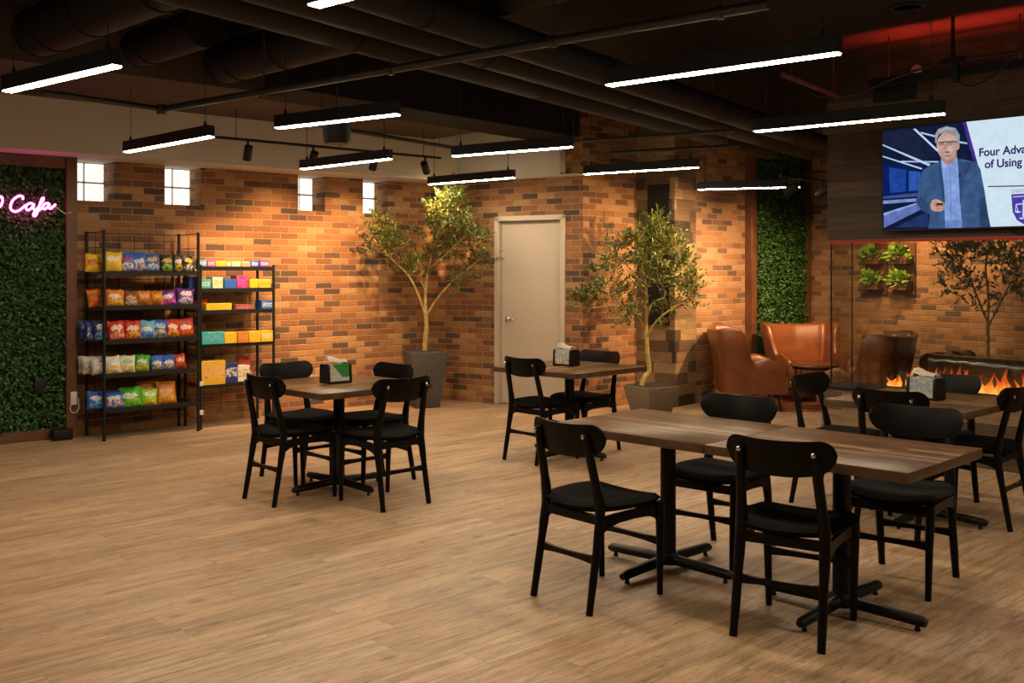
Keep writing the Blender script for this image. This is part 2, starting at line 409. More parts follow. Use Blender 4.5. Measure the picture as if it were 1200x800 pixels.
bm = new(); span(bm, (.075, .0, ZH-.016), (LF, .01, ZH-.007)); obj('led_strip', bm, M_redled, fp)
def flame_mat():
    m = NT('orange_flame'); co = m.coord(); x, y, z = m.sep(co)
    t = m.math('DIVIDE', m.math('SUBTRACT', z, ZB), .3)
    nz = m.noise(m.vscale(co, 30, 30, 14), 1, 3, .6)
    k = m.math('ADD', t, m.math('MULTIPLY', m.math('SUBTRACT', nz, .5), .9))
    col = m.ramp(k, [(0, (1,.42,.07,1)), (.2, (1,.25,.025,1)), (.55, (.9,.09,.008,1)), (1, (.5,.03,.003,1))])
    e = m.n('ShaderNodeEmission'); m.l(col, e.inputs[0]); m.l(m.mapr(k, 0, .9, 1.7, .5), e.inputs[1])
    tr = m.n('ShaderNodeBsdfTransparent'); mx = m.n('ShaderNodeMixShader')
    m.l(m.mapr(k, .05, .8, .88, .10), mx.inputs[0]); m.l(tr.outputs[0], mx.inputs[1]); m.l(e.outputs[0], mx.inputs[2])
    m.l(mx.outputs[0], m.out.inputs[0]); return m.m
bm = new()
for i in range(95):
    fx = .54+rng.random()*(LF-.78); fy = .15+rng.random()*.12
    env = .5+.5*noise.noise(Vector((fx*3.1, 3.3, 0)))
    hh = .05+.26*max(0, env)**1.5*(.5+rng.random()); r0 = .012+.014*rng.random()+.02*hh
    ph = rng.random()*6; pts = []; rr = []
    for q in range(8):
        s = q/7
        pts.append((fx+.03*math.sin(ph+s*4)*s, fy+.015*math.cos(ph+s*5)*s, ZB+.018+hh*s)); rr.append(max(.0012, r0*(1-s)**.8*(1+.8*math.sin(PI*min(1, s*1.6)))))
    tube(bm, pts, rr, 8)
obj('flames', bm, flame_mat(), fp)

# ------------------------------------------------------------------ hedge panels and neon sign
def leafquad(bm, p, d, n, L, W, mi=0):
    """small pointed leaf folded along its rib: base p, direction d, face normal n"""
    d = d.normalized(); s = d.cross(n)
    if s.length < 1e-4: s = d.orthogonal()
    s.normalize(); n2 = s.cross(d)
    a = bm.verts.new(p); b = bm.verts.new(p+d*L*.5+s*W*.5+n2*W*.16); c = bm.verts.new(p+d*L); e = bm.verts.new(p+d*L*.5-s*W*.5+n2*W*.16)
    f1 = bm.faces.new((a, b, c)); f2 = bm.faces.new((a, c, e)); f1.material_index = f2.material_index = mi
def hedge(bm, x0, x1, y0, z0, z1, n, sgn):
    for i in range(n):
        x = x0+rng.random()*(x1-x0); z = z0+rng.random()*(z1-z0)
        dep = .02+.05*rng.random()*(.6+.8*abs(noise.noise(Vector((x*7, z*7, 1.7)))))
        p = Vector((x, y0+sgn*dep, z))
        d = Vector((rng.uniform(-1, 1), sgn*rng.uniform(.1, .9), rng.uniform(-1, .7)))
        nn = Vector((rng.uniform(-.6, .6), sgn, rng.uniform(-.2, .9))).normalized()
        leafquad(bm, p, d, nn, .03+.02*rng.random(), .018+.01*rng.random())
HT = 4.22
hp = thing('hedge_panel', 'tall artificial green hedge panel in brown frame behind the pink neon sign', 'hedge wall', on_left(5.3, 0), AL)
ox = -5.3
bm = new(); span(bm, (HT+.1+ox, .001, .1), (6.5+ox, .05, 2.5)); obj('backing', bm, plain('dark_green_backing', (.006,.016,.005,1), .9), hp)
bm = new(); hedge(bm, HT+.1+ox, 6.0+ox, .05, .1, 2.5, 13000, 1); obj('foliage', bm, M_hedge, hp)
bm = new(); span(bm, (HT+ox, .001, 0), (HT+.1+ox, .14, ZS), .004); span(bm, (HT+.1+ox, .001, 2.5), (6.5+ox, .12, ZS), .004); span(bm, (HT+.1+ox, .001, 0), (6.5+ox, .11, .1), .004); obj('frame', bm, M_frame, hp)
def on_left_plane(u, v, out):
    d = Vector(((u-600)/F, 1, -(v-VH)/F)); n = Vector((-math.sin(AL), math.cos(AL), 0)); ax = Vector((math.cos(AL), math.sin(AL), 0))
    p = d*((C0.x*n.x+C0.y*n.y+out)/d.dot(n)); q_ = p-Vector((C0.x, C0.y, 0)); return Vector((q_.dot(ax), out, p.z+H))
def nz_pt(u, v): return on_left_plane(u, v, .155)
def smooth_path(pts, k=4):
    pts = [Vector(p) for p in pts]; out = []
    for i in range(len(pts)-1):
        p0, p1, p2, p3 = pts[max(i-1,0)], pts[i], pts[i+1], pts[min(i+2, len(pts)-1)]
        for j in range(k):
            t = j/k
            out.append(.5*((2*p1)+(p2-p0)*t+(2*p0-5*p1+4*p2-p3)*t*t+(3*p1-p0-3*p2+p3)*t**3))
    out.append(pts[-1]); return out
strokes = [
 [(-14,443),(-6,470),(4,466),(14,440),(10,420),(-2,418),(-14,436)],
 [(122,432),(124,418),(104,413),(78,428),(60,455),(58,482),(76,497),(102,492),(126,474),(140,462)],
 [(181,458),(166,452),(148,460),(140,476),(148,489),(164,484),(178,468),(183,456),(181,480),(190,489),(203,480),(220,456),(234,434),(236,424),(227,428),(216,456),(205,494),(195,516),(184,522),(181,510),(194,494),(214,488),(228,476)],
 [(268,458),(254,452),(238,460),(231,475),(240,484),(254,476),(268,458),(264,474),(272,482),(288,470),(300,458)],
]
ns = thing('neon_sign', 'glowing pink script neon sign on the dark green hedge panel', 'neon sign', (C0.x, C0.y, 0), AL)
for st in strokes:
    pp = smooth_path([nz_pt(a/4.615, 140+b/4.615) for a, b in st])
    bm = new(); tube(bm, pp, .010, 8); obj('neon_tube', bm, M_neon, ns)
bm = new()
for u, v in ((18, 246), (35, 246), (48, 238), (60, 242)):
    p = nz_pt(u, v); tube(bm, [(p.x, .05, p.z), (p.x, .155, p.z)], .004, 6)
obj('mounting_stud', bm, M_blk, ns)
bm = new(); p = nz_pt(64, 247); tube(bm, [nz_pt(64, 241), nz_pt(70, 246), (p.x-.1, .13, p.z-.02), (HT+.06, .148, p.z-.01)], .004, 6); obj('power_wire', bm, M_white, ns)
p = on_left(HT+.045, .142, .37)
ob = thing('power_adapter', 'small white plug adapter on the brown frame beside the hedge panel', 'plug', p, AL)
bm = new(); box(bm, (0, .02, 0), (.06, .04, .12), None, .008, 2); obj('body', bm, M_white, ob)
bm = new(); tube(bm, smooth_path([(.02, .02, -.05), (.03, .03, -.11), (-.005, .035, -.135), (-.045, .03, -.1), (-.045, .02, 0)]), .005, 6); obj('cord', bm, M_white, ob)
bm = new(); box(bm, (0, .035, 0), (.09, .03, .13), None, .006, 2)
tag(obj('control_box', bm, M_blk, None, on_left(4.55, .085, .5), AL), 'small black box mounted low on the green hedge', 'box')
bm = new(); box(bm, (0, .08, .05), (.17, .12, .1), None, .01, 2)
tag(obj('power_strip_box', bm, M_blk, None, on_left(4.38, .115, 0), AL), 'black power box on the floor below the hedge panel', 'box')
# lounge panel
lp = thing('hedge_panel', 'narrow green hedge panel framed in brown on the lounge brick wall', 'hedge wall', (K1.x, K1.y, 0), R_(45))
bm = new(); span(bm, (1.19, -.05, .12), (2.43, -.001, 3.3)); obj('backing', bm, plain('green_panel_backing', (.008,.02,.006,1), .9), lp)
bm = new(); hedge(bm, 1.19, 2.43, -.05, .12, 3.25, 11000, -1); obj('foliage', bm, M_hedge, lp)
bm = new(); span(bm, (1.07, -.1, 0), (1.19, -.001, 3.35), .004); span(bm, (2.43, -.1, 0), (2.55, -.001, 3.35), .004); span(bm, (1.19, -.1, 0), (2.43, -.001, .12), .004); obj('frame', bm, M_frame, lp)

# ------------------------------------------------------------------ chairs
def make_chair(label, group):
    t = thing('dining_chair', label, 'chair', group=group)
    # seat: padded, saddle-curved
    bm = new(); nx, ny = 14, 14; top = []; bot = []
    for j in range(ny+1):
        v = j/ny*2-1; rt = []; rb = []
        for i in range(nx+1):
            u = i/nx*2-1
            k = (1-.5*abs(v)**3*.25)
            # superellipse-ish outline, front wider than rear
            uu = u*math.sqrt(1-.36*v*v); vv = v*math.sqrt(1-.30*u*u)
            x = uu*.248*(1+.05*v); y = vv*.235+.005
            e = max(abs(u), abs(v)); ed = max(0, (e-.8)/.2)
            z = .462+.020*(abs(x)/.22)**2-.010*(1-v*v)-.012*max(0, v)**3
            rt.append(bm.verts.new((x, y, z+.022*math.sqrt(max(0, 1-ed*ed))))); rb.append(bm.verts.new((x*.985, y*.985, z-.022*math.sqrt(max(0, 1-ed*ed))-.004)))
        top.append(rt); bot.append(rb)
    for j in range(ny):
        for i in range(nx):
            bm.faces.new((top[j][i], top[j][i+1], top[j+1][i+1], top[j+1][i])); bm.faces.new((bot[j][i], bot[j+1][i], bot[j+1][i+1], bot[j][i+1]))
    ring = [(0, i) for i in range(nx)]+[(j, nx) for j in range(ny)]+[(ny, nx-i) for i in range(nx)]+[(ny-j, 0) for j in range(ny)]
    for q in range(len(ring)):
        a, b = ring[q], ring[(q+1) % len(ring)]
        bm.faces.new((top[b[0]][b[1]], top[a[0]][a[1]], bot[a[0]][a[1]], bot[b[0]][b[1]]))
    obj('seat', bm, M_seat, t, angle=75)
    # backrest: curved plate, pill-shaped with a deeper middle
    bm = new(); n = 40; W = .235; fr = []; bk = []
    for i in range(n+1):
        u = math.sin((i/n*2-1)*PI/2); au = abs(u); x = W*u
        c = math.sqrt(max(0, 1-max(0, (au-.72)/.28)**2))
        zt = .846+.014*u*u-(1-c)*.07; zb = .692+.042*au**2.4+(1-c)*.058
        if i in (0, n): zm = (zt+zb)/2; zt = zm+.008; zb = zm-.008
        cols_f = []; cols_b = []
        for q in range(5):
            z = zb+(zt-zb)*q/4
            yb = -.255+.052*u*u-.20*(z-.77)
            th = .0075 if 0 < q < 4 else .004
            cols_f.append(bm.verts.new((x, yb+th, z))); cols_b.append(bm.verts.new((x, yb-th, z)))
        fr.append(cols_f); bk.append(cols_b)
    for i in range(n):
        for q in range(4):
            bm.faces.new((fr[i+1][q], fr[i][q], fr[i][q+1], fr[i+1][q+1])); bm.faces.new((bk[i][q], bk[i+1][q], bk[i+1][q+1], bk[i][q+1]))
        bm.faces.new((fr[i][4], bk[i][4], bk[i+1][4], fr[i+1][4])); bm.faces.new((fr[i][0], fr[i+1][0], bk[i+1][0], bk[i][0]))
    for i in (0, n):
        for q in range(4):
            f = (fr[i][q], bk[i][q], bk[i][q+1], fr[i][q+1]); bm.faces.new(f if i == 0 else f[::-1])
    br = obj('backrest', bm, M_black, t, angle=50)
    for s in (-1, 1):
        bm = new(); px = .158*s
        lathe(bm, [(.0001, 0), (.010, 0), (.010, .004), (.006, .007)], 12, (px, -.2745, .798), RX(PI/2).to_4x4())
        obj('screw', bm, M_chrome, br)
    for s in (-1, 1):   # rear legs, bent back above the seat
        bm = new()
        tube(bm, smooth_path([(.186*s, -.262, 0), (.183*s, -.225, .2), (.181*s, -.19, .40), (.177*s, -.186, .48), (.168*s, -.215, .62), (.158*s, -.262, .812)], 3),
             [.016]*2+[.018]*3+[.0215]*3+[.0235]*3+[.020]*3+[.0165, .0145], 10, sx=1.0, sy=1.12)
        obj('leg', bm, M_black, t)
    for s in (-1, 1):   # front legs
        bm = new()
        tube(bm, [(.192*s, .212, 0), (.196*s, .208, .25), (.199*s, .203, .40), (.199*s, .202, .447)], [.0145, .0185, .0225, .0225], 10)
        obj('leg', bm, M_black, t)
    for s in (-1, 1):   # side rails, deeper where they meet the legs
        bm = new(); poly = []
        ys = [-.19, -.15, -.08, .02, .12, .17, .205]
        lo = [.352, .375, .388, .392, .388, .375, .35]; hi = [.428, .43, .432, .434, .436, .44, .442]
        prism(bm, [(y, z) for y, z in zip(ys, lo)]+[(y, z) for y, z in zip(ys[::-1], hi[::-1])], .02, Matrix(((0,0,1,.19*s-.01),(1,0,0,0),(0,1,0,0),(0,0,0,1))))
        obj('side_rail', bm, M_black, t)
    bm = new(); box(bm, (0, .205, .412), (.37, .02, .045), None, .004); obj('front_rail', bm, M_black, t)
    bm = new(); box(bm, (0, -.188, .412), (.34, .02, .045), None, .004); obj('rear_rail', bm, M_black, t)
    for y, z, w in ((.21, .255, .385), (-.213, .235, .36)):
        bm = new()
        poly = [(-w/2, -.02), (-w/4, -.013), (0, -.011), (w/4, -.013), (w/2, -.02), (w/2, .02), (w/4, .013), (0, .011), (-w/4, .013), (-w/2, .02)]
        prism(bm, poly, .018, Matrix(((1,0,0,0),(0,0,-1,y+.009),(0,1,0,z),(0,0,0,1))))
        obj('stretcher', bm, M_black, t)
    return t
chair0 = None
GA, GB, GD, GE = 'chairs round the long front table', 'chairs round the square table by the snack racks', 'chairs at the square table by the door', 'chairs round the square table by the fireplace'
def place_chair(x, y, deg, label, group):
    """x, y: middle of the two rear feet; deg: heading the sitter faces"""
    global chair0
    a = R_(deg); cx, cy = x+.262*math.cos(a), y+.262*math.sin(a)
    if chair0 is None:
        chair0 = make_chair(label, group); chair0.location = (cx, cy, 0); chair0.rotation_euler = (0, 0, a-PI/2); return chair0
    return dup(chair0, (cx, cy, 0), a-PI/2, label, group)
place_chair(.225, 4.70, 41, 'black wooden chair seen from behind at left end of the long front table', GA)
place_chair(1.094, 4.205, 57, 'nearest black wooden chair, its back to the camera, at the long front table', GA)
place_chair(1.30, 5.72, 229, 'black chair on far side of the long table left half, tucked in near the seam', GA)
place_chair(2.10, 5.25, 231, 'black chair on far side of the long table right half, facing the camera', GA)
place_chair(-1.69, 6.78, 45, 'black chair at the near left side of the table by the snack racks', GB)
place_chair(-.69, 6.64, 133, 'black chair at near right side of the snack-rack table, its back to the camera', GB)
place_chair(-1.76, 7.80, 315, 'black chair at far left side of the snack-rack table, closest to the racks', GB)
place_chair(-.86, 7.69, 225, 'black chair at far right side of the snack-rack table, before the grey tall planter', GB)
place_chair(.065, 8.21, 44, 'black chair in front of the white door, its back to the camera', GD)
place_chair(.80, 8.95, 225, 'black chair beside the taupe square planter, facing the napkin holder table', GD)
place_chair(2.0, 6.93, 315, 'black chair seen side-on at left corner of the fireplace table', GE)
place_chair(2.19, 5.95, 45, 'black chair with two bright screws at near side of the fireplace table', GE)
place_chair(3.09, 6.16, 135, 'black chair at right side of the fireplace table, cut by the picture edge', GE)
place_chair(2.98, 6.93, 225, 'black chair behind the napkin holder, closest to the flames', GE)

# ------------------------------------------------------------------ tables
def make_table(label, w, d, loc, rz, group=None):
    t = thing('cafe_table', label, 'table', loc, rz, group)
    bm = new(); box(bm, (0, 0, .7285), (w, d, .043), None, .003, 2)
    for f in bm.faces:
        if abs(f.normal.z) < .5: f.material_index = 1
    obj('tabletop', bm, [M_top, M_edge], t)
    bm = new(); box(bm, (0, 0, .700), (.36, .36, .012), None, .003); lathe(bm, [(.05, .66), (.06, .694)], 16); obj('mounting_plate', bm, M_iron, t)
    bm = new(); lathe(bm, [(.045, .06), (.041, .1), (.04, .66), (.046, .695)], 24); obj('column', bm, M_iron, t)
    bm = new(); lathe(bm, [(.03, .03), (.065, .035), (.062, .07), (.048, .09)], 20)
    for k in range(4):
        a = k*PI/2; c, s = math.cos(a), math.sin(a)
        pts = [(.03*c, .03*s, .056), (.14*c, .14*s, .052), (.365*c, .365*s, .043), (.385*c, .385*s, .038)]
        tube(bm, pts, [.034, .033, .029, .02], 12, sx=.9, sy=.8)
    ft = obj('base', bm, M_iron, t)
    for k in range(4):
        a = k*PI/2; bm = new(); lathe(bm, [(.012, 0), (.014, .004), (.010, .012), (.008, .03)], 10, (.345*math.cos(a), .345*math.sin(a), 0)); obj('glide', bm, M_blk, ft)
    return t
aA = -.773; cA = Vector((1.153, 4.945)); e = Vector((math.cos(aA), math.sin(aA)))
LA, WA = .955, .79
make_table('left walnut cafe table of the joined front pair', LA, WA, (cA.x-e.x*LA/2, cA.y-e.y*LA/2, 0), aA, 'joined front tables')
make_table('right walnut cafe table of the joined front pair', LA-.004, WA, (cA.x+e.x*(LA/2+.003), cA.y+e.y*(LA/2+.003), 0), aA, 'joined front tables')
make_table('square walnut cafe table with four chairs before the snack racks', .95, .95, (-1.236, 7.252, 0), .792)
make_table('square walnut cafe table standing before the white door', .925, .925, (.484, 8.533, 0), .80)
make_table('square walnut cafe table in front of the fireplace', .88, .88, (2.57, 6.34, 0), R_(-46))

# napkin holders
def napkin_holder(label, loc, rz, card):
    t = thing('napkin_holder', label, 'napkin holder', loc, rz, 'napkin holders')
    bm = new()
    for s in (-1, 1):
        poly = [(-.06, 0), (.06, 0), (.066, .01), (.062, .12), (.05, .138), (-.05, .138), (-.062, .12), (-.066, .01)]
        prism(bm, poly, .014, Matrix(((0,0,1,.088*s-.007),(1,0,0,0),(0,1,0,0),(0,0,0,1))))
    box(bm, (0, 0, .008), (.165, .115, .016), None, .003)
    obj('holder_body', bm, M_blk, t)
    for s in (-1, 1):
        bm = new(); box(bm, (0, .052*s, .077), (.158, .006, .122), RX(.06*s), .001); obj('display_card', bm, card, t)
    bm = new()
    box(bm, (0, 0, .075), (.15, .085, .115), None, .004)
    ob = obj('napkin_stack', bm, M_paper, t)
    bm = new()   # loose top napkin, bulging up out of the slot
    n = 10; g = []
    for i in range(n+1):
        row = []
        for j in range(n+1):
            x = (i/n-.5)*.15; y = (j/n-.5)*.09
            z = .139+.052*math.exp(-(y*y)/.0018)*(.72+.28*math.sin(i*.45+1))+.004*math.sin(j*2.1+i)
            row.append(bm.verts.new((x, y, z)))
        g.append(row)
    for i in range(n):
        for j in range(n): bm.faces.new((g[i][j], g[i+1][j], g[i+1][j+1], g[i][j+1]))
    r = bmesh.ops.solidify(bm, geom=bm.faces[:], thickness=.007)
    obj('top_napkin', bm, M_paper, t, angle=70)
    return t
M_paper = plain('white_paper_napkin', (.62,.57,.5,1), .9, var=.05, scale=30)
def card_mat(name, a, b, c, mode):
    m = NT(name); x, y, z = m.sep(m.coord()); nz = m.noise(m.coord(), 45, 3)
    if mode == 0:      # pale card, slanting green panel
        f = m.mapr(m.math('ADD', m.math('MULTIPLY', x, -.9), z), .07, .072)
        g = m.mapr(x, -.055, -.05); f = m.math('MULTIPLY', m.mapr(m.math('SUBTRACT', m.math('MULTIPLY', x, 1.0), m.math('MULTIPLY', z, -.9)), .062, .064), m.mapr(z, .042, .045))
    elif mode == 1:    # blue-grey photo band
        f = m.math('MULTIPLY', m.mapr(z, .05, .055), m.mapr(nz, .42, .55))
    else:
        f = m.mapr(nz, .45, .6)
    col = m.mix(f, m.mix(m.mapr(nz, .4, .6), a, b), c)
    m.bsdf(col, .45, 0, .4); return m.m
M_card1 = card_mat('green_and_white_card', (.5,.47,.42,1), (.42,.39,.35,1), (.03,.19,.035,1), 0)
M_card2 = card_mat('photo_print_card', (.5,.48,.44,1), (.2,.19,.18,1), (.33,.33,.33,1), 1)
M_card3 = card_mat('blue_photo_card', (.5,.48,.45,1), (.42,.42,.42,1), (.28,.36,.44,1), 1)
napkin_holder('black napkin holder with green card on the table by the snack racks', (-1.26, 7.26, .75), R_(40), M_card1)
napkin_holder('black napkin holder with grey photo card on the table by the door', (.46, 8.60, .75), R_(-43), M_card2)
napkin_holder('black napkin holder with blue photo card on the fireplace table', (2.58, 6.33, .75), R_(-52), M_card3)

# ------------------------------------------------------------------ snack racks and snacks
AR = R_(41.5); RO = Vector((-3.716, 9.25, 0)); cR, sR = math.cos(AR), math.sin(AR)
def on_rack(x, y, z): return Vector((RO.x+cR*x-sR*y, RO.y+sR*x+cR*y, z))
def make_rack(label, x0, y0, w, d, h, shelves, tall):
    t = thing('snack_rack', label, 'rack', on_rack(x0, y0, 0), AR)
    for x in (0, w):
        for y in (0, d):
            bm = new(); tube(bm, [(x, y, .012), (x, y, h)], .0145, 10); tube(bm, [(x, y, 0), (x, y, .02)], .017, 10); tube(bm, [(x, y, h), (x, y, h+.012)], .017, 10)
            obj('post', bm, M_blk, t)
    for z in shelves:
        bm = new(); span(bm, (0, .0, z-.012), (w, d, z), .002); span(bm, (0, -.012, z-.03), (w, .0, z+.012), .002)
        obj('shelf', bm, M_blk, t)
    bm = new()
    if tall:
        zz = .12
        while zz < h:
            tube(bm, [(0, d, zz), (w, d, zz)], .003, 5); zz += .075
        for q in range(7): tube(bm, [(w*q/6, d, .1), (w*q/6, d, h)], .003, 5)
        obj('wire_back', bm, M_blk, t)
        for x in (0, w):
            bm = new(); zz = .12
            while zz < h:
                tube(bm, [(x, 0, zz), (x, d, zz)], .003, 5); zz += .15
            tube(bm, [(x, d/2, .1), (x, d/2, h)], .003, 5); tube(bm, [(x, 0, h), (x, d, h)], .004, 5)
            obj('wire_side', bm, M_blk, t)
        bm = new(); tube(bm, [(0, d, h), (w, d, h)], .004, 5); obj('top_rail', bm, M_blk, t)
    else:
        for z in shelves:
            pass
        zz = .2
        while zz < shelves[-2]:
            tube(bm, [(0, d, zz), (w*.72, d, zz)], .003, 5); zz += .1
        for q in range(4): tube(bm, [(w*.72*q/3, d, .12), (w*.72*q/3, d, shelves[-2])], .003, 5)
        obj('wire_back', bm, M_blk, t)
    return t
S1 = [1.538, 1.219, .908, .60, .279]; S2 = [1.585, 1.37, 1.155, .83, .43]
make_rack('tall black wire rack of crisp bags beside the hedge panel', 0, 0, .9, .45, 1.91, S1, True)
rk2 = make_rack('lower black rack of candy boxes, right of the tall bag rack', .95, .06, .79, .35, 1.60, S2, False)
for z in (.45, .17):
    bm = new(); box(bm, (0, -.02, z), (.04, .012, .045), None, .003); tag(obj('price_tag', bm, M_white, rk2), 'small white tag clipped on the post')

C = dict(yellow=(.62,.42,.02), gold=(.6,.36,.03), red=(.45,.025,.015), blue=(.02,.10,.42), navy=(.01,.025,.14), sky=(.12,.34,.55), orange=(.55,.17,.015), brown=(.2,.07,.02),
         purple=(.14,.03,.28), black=(.015,.015,.015), white=(.62,.58,.5), green=(.05,.33,.02), lime=(.25,.5,.03), silver=(.42,.42,.4), pink=(.65,.08,.3), magenta=(.5,.02,.2), teal=(.03,.35,.36), peach=(.65,.33,.18), tan=(.45,.27,.1))
_pk = {}
def pack_mat(a, b, c, style):
    k = (a, b, c, style)
    if k in _pk: return _pk[k]
    m = NT('printed_pack_%s_%s' % (a, b)); g = m.coord('Generated'); x, y, z = m.sep(g)
    seed = len(_pk)*1.7
    nz = m.noise(m.vscale(m.comb(m.math('ADD', x, seed), y, z), 1, .01, 1), 7, 3, .6)
    A, B, D = [tuple(C[q])+(1,) for q in (a, b, c)]
    if style == 'bag':       # logo band in the upper half, product picture below
        sh = ((len(_pk)*37) % 10)/10-.5; wv = m.math('MULTIPLY', m.math('SUBTRACT', nz, .5), .5)
        lx = m.math('DIVIDE', m.math('SUBTRACT', m.math('ADD', x, wv), .5+.12*sh), .34); lz = m.math('DIVIDE', m.math('SUBTRACT', m.math('ADD', z, wv), .6+.2*sh), .13)
        r1 = m.math('ADD', m.math('MULTIPLY', lx, lx), m.math('MULTIPLY', lz, lz))
        px_ = m.math('DIVIDE', m.math('SUBTRACT', x, .52), .42); pz = m.math('DIVIDE', m.math('SUBTRACT', z, .24), .2)
        r2 = m.math('ADD', m.math('MULTIPLY', px_, px_), m.math('MULTIPLY', pz, pz))
        col = m.mix(m.math('MULTIPLY', m.mapr(r2, 1.1, .8), m.mapr(nz, .42, .55)), A, D)
        col = m.mix(m.mapr(r1, 1.05, .85), col, B)
        col = m.mix(m.math('MULTIPLY', m.mapr(r1, .5, .4), m.mapr(m.noise(m.vscale(g, 60, 1, 6), 1, 1), .5, .55)), col, A)
        rough = .3
    else:
        f = m.mapr(m.math('ABSOLUTE', m.math('SUBTRACT', z, .55)), .24, .22)
        f = m.math('MULTIPLY', f, m.mapr(m.math('ABSOLUTE', m.math('SUBTRACT', x, .5)), .42, .40))
        col = m.mix(m.math('MULTIPLY', f, m.mapr(nz, .46, .54)), A, B)
        col = m.mix(m.mapr(nz, .6, .66), col, D); rough = .4
    m.bsdf(col, rough, 0, .5, m.bump(m.noise(g, 7, 3), .6, .02) if style == 'bag' else None)
    _pk[k] = m.m; return m.m
def bag(x, y, z, w, h, label, cols, group, lean=12, turn=0, dep=.085):
    """pillow bag standing on its lower seam, leaning back"""
    bm = new(); n = 10; fr = []; bk = []
    for j in range(n+1):
        v = j/n; rf = []; rb = []
        for i in range(n+1):
            u = i/n*2-1
            vv = min(1, max(0, (v-.05)/.9)); puff = (max(0, 1-u*u)**.55)*(max(0, 1-(vv*2-1)**2)**.5)*(1.15-.35*v)
            xx = u*w/2*(1-.05*math.sin(PI*vv)); cr = .0018*math.sin(u*34) if v in (0, 1) else 0
            wr = .012*noise.noise(Vector((u*3+x*11, v*4+z*7, y)))
            a = Vector((xx, -(.0015+dep/2*puff)+wr+cr, v*h+(.006*math.sin(u*5+x*40) if j == n else 0))); b = Vector((xx, (.0015+dep/2*puff)+cr, v*h))
            rf.append(bm.verts.new(a)); rb.append(bm.verts.new(b))
        fr.append(rf); bk.append(rb)
    for j in range(n):
        for i in range(n):
            bm.faces.new((fr[j][i], fr[j][i+1], fr[j+1][i+1], fr[j+1][i])); bm.faces.new((bk[j][i+1], bk[j][i], bk[j+1][i], bk[j+1][i+1]))
    for j in range(n):
        bm.faces.new((fr[j][0], fr[j+1][0], bk[j+1][0], bk[j][0])); bm.faces.new((fr[j][n], bk[j][n], bk[j+1][n], fr[j+1][n]))
    for i in range(n):
        bm.faces.new((fr[0][i], bk[0][i], bk[0][i+1], fr[0][i+1])); bm.faces.new((fr[n][i], fr[n][i+1], bk[n][i+1], bk[n][i]))
    o = obj('snack_bag', bm, pack_mat(*cols, 'bag'), None, on_rack(x, y, z+.001), None, angle=80)
    o.rotation_euler = (R_(-lean), R_(4.5*math.sin(x*57+z*31)), AR+R_(turn+5*math.sin(x*91+z*13)))
    return tag(o, label, 'snack bag', group)
def pack(x, y, z, w, d, h, label, cols, group, name='snack_box'):
    bm = new(); box(bm, (0, 0, h/2), (w, d, h), None, .003)
    o = obj(name, bm, pack_mat(*cols, 'box'), None, on_rack(x, y, z+.001), AR)
    return tag(o, label, 'snack box', group)
def ux(u): return (u-123)*.9/110
g = ['bags on the top shelf of the tall rack', 'bags on the second shelf of the tall rack', 'bags on the third shelf of the tall rack', 'bags on the fourth shelf of the tall rack', 'bags on the bottom shelf of the tall rack']
T1, T2, T3, T4, T5 = ['%s shelf of tall rack' % k for k in ('top', 'second', 'third', 'fourth', 'bottom')]
def row(z, grp, items):
    for (u, y, w, h, label, cols, *r) in items:
        bag(ux(u), y, z, w, h, label, cols, grp, r[0] if r else 12, r[1] if len(r) > 1 else 0)
row(S1[0], g[0], [
 (118, .16, .15, .17, 'yellow and red snack bag at far left end of '+T1, ('yellow','red','gold')),
 (134.5, .05, .17, .19, 'yellow snack bag with pale label behind front post, '+T1, ('yellow','white','gold'), 14, -12),
 (152, .06, .15, .19, 'blue snack bag with small red mark next to yellow one, '+T1, ('blue','red','white'), 14, -10),
 (166, .055, .15, .185, 'blue and white snack bag at the middle of the '+T1, ('blue','white','peach'), 12, -6),
 (180, .05, .14, .175, 'blue and yellow snack bag right of the middle, '+T1, ('blue','yellow','white'), 10, -8),
 (197, .05, .13, .17, 'black snack bag with yellow band, left black one, '+T1, ('black','yellow','lime')),
 (211, .06, .10, .17, 'narrow black white snack bag between two black yellow ones, '+T1, ('black','white','yellow')),
 (224, .05, .14, .16, 'black snack bag with yellow band at right end of the '+T1, ('black','yellow','white'))])
row(S1[1], g[1], [
 (121, .17, .13, .16, 'dark orange snack bag at far left end of the '+T2, ('orange','brown','red')),
 (137.5, .05, .17, .16, 'orange snack bag with white print behind front post, '+T2, ('orange','white','gold'), 14, -10),
 (156, .055, .13, .145, 'brown snack bag right of the large orange one, '+T2, ('brown','peach','white'), 14, -12),
 (171.5, .055, .13, .145, 'orange brown snack bag at the middle of the '+T2, ('orange','peach','brown'), 14, -12),
 (186, .055, .12, .145, 'plain orange snack bag left of the purple ones, '+T2, ('orange','gold','brown'), 14, -14),
 (199.5, .05, .15, .15, 'purple snack bag with white specks, left purple one, '+T2, ('purple','white','pink'), 14, -14),
 (219.5, .05, .17, .165, 'purple snack bag at right end of the '+T2, ('purple','silver','white'), 10, -6)])
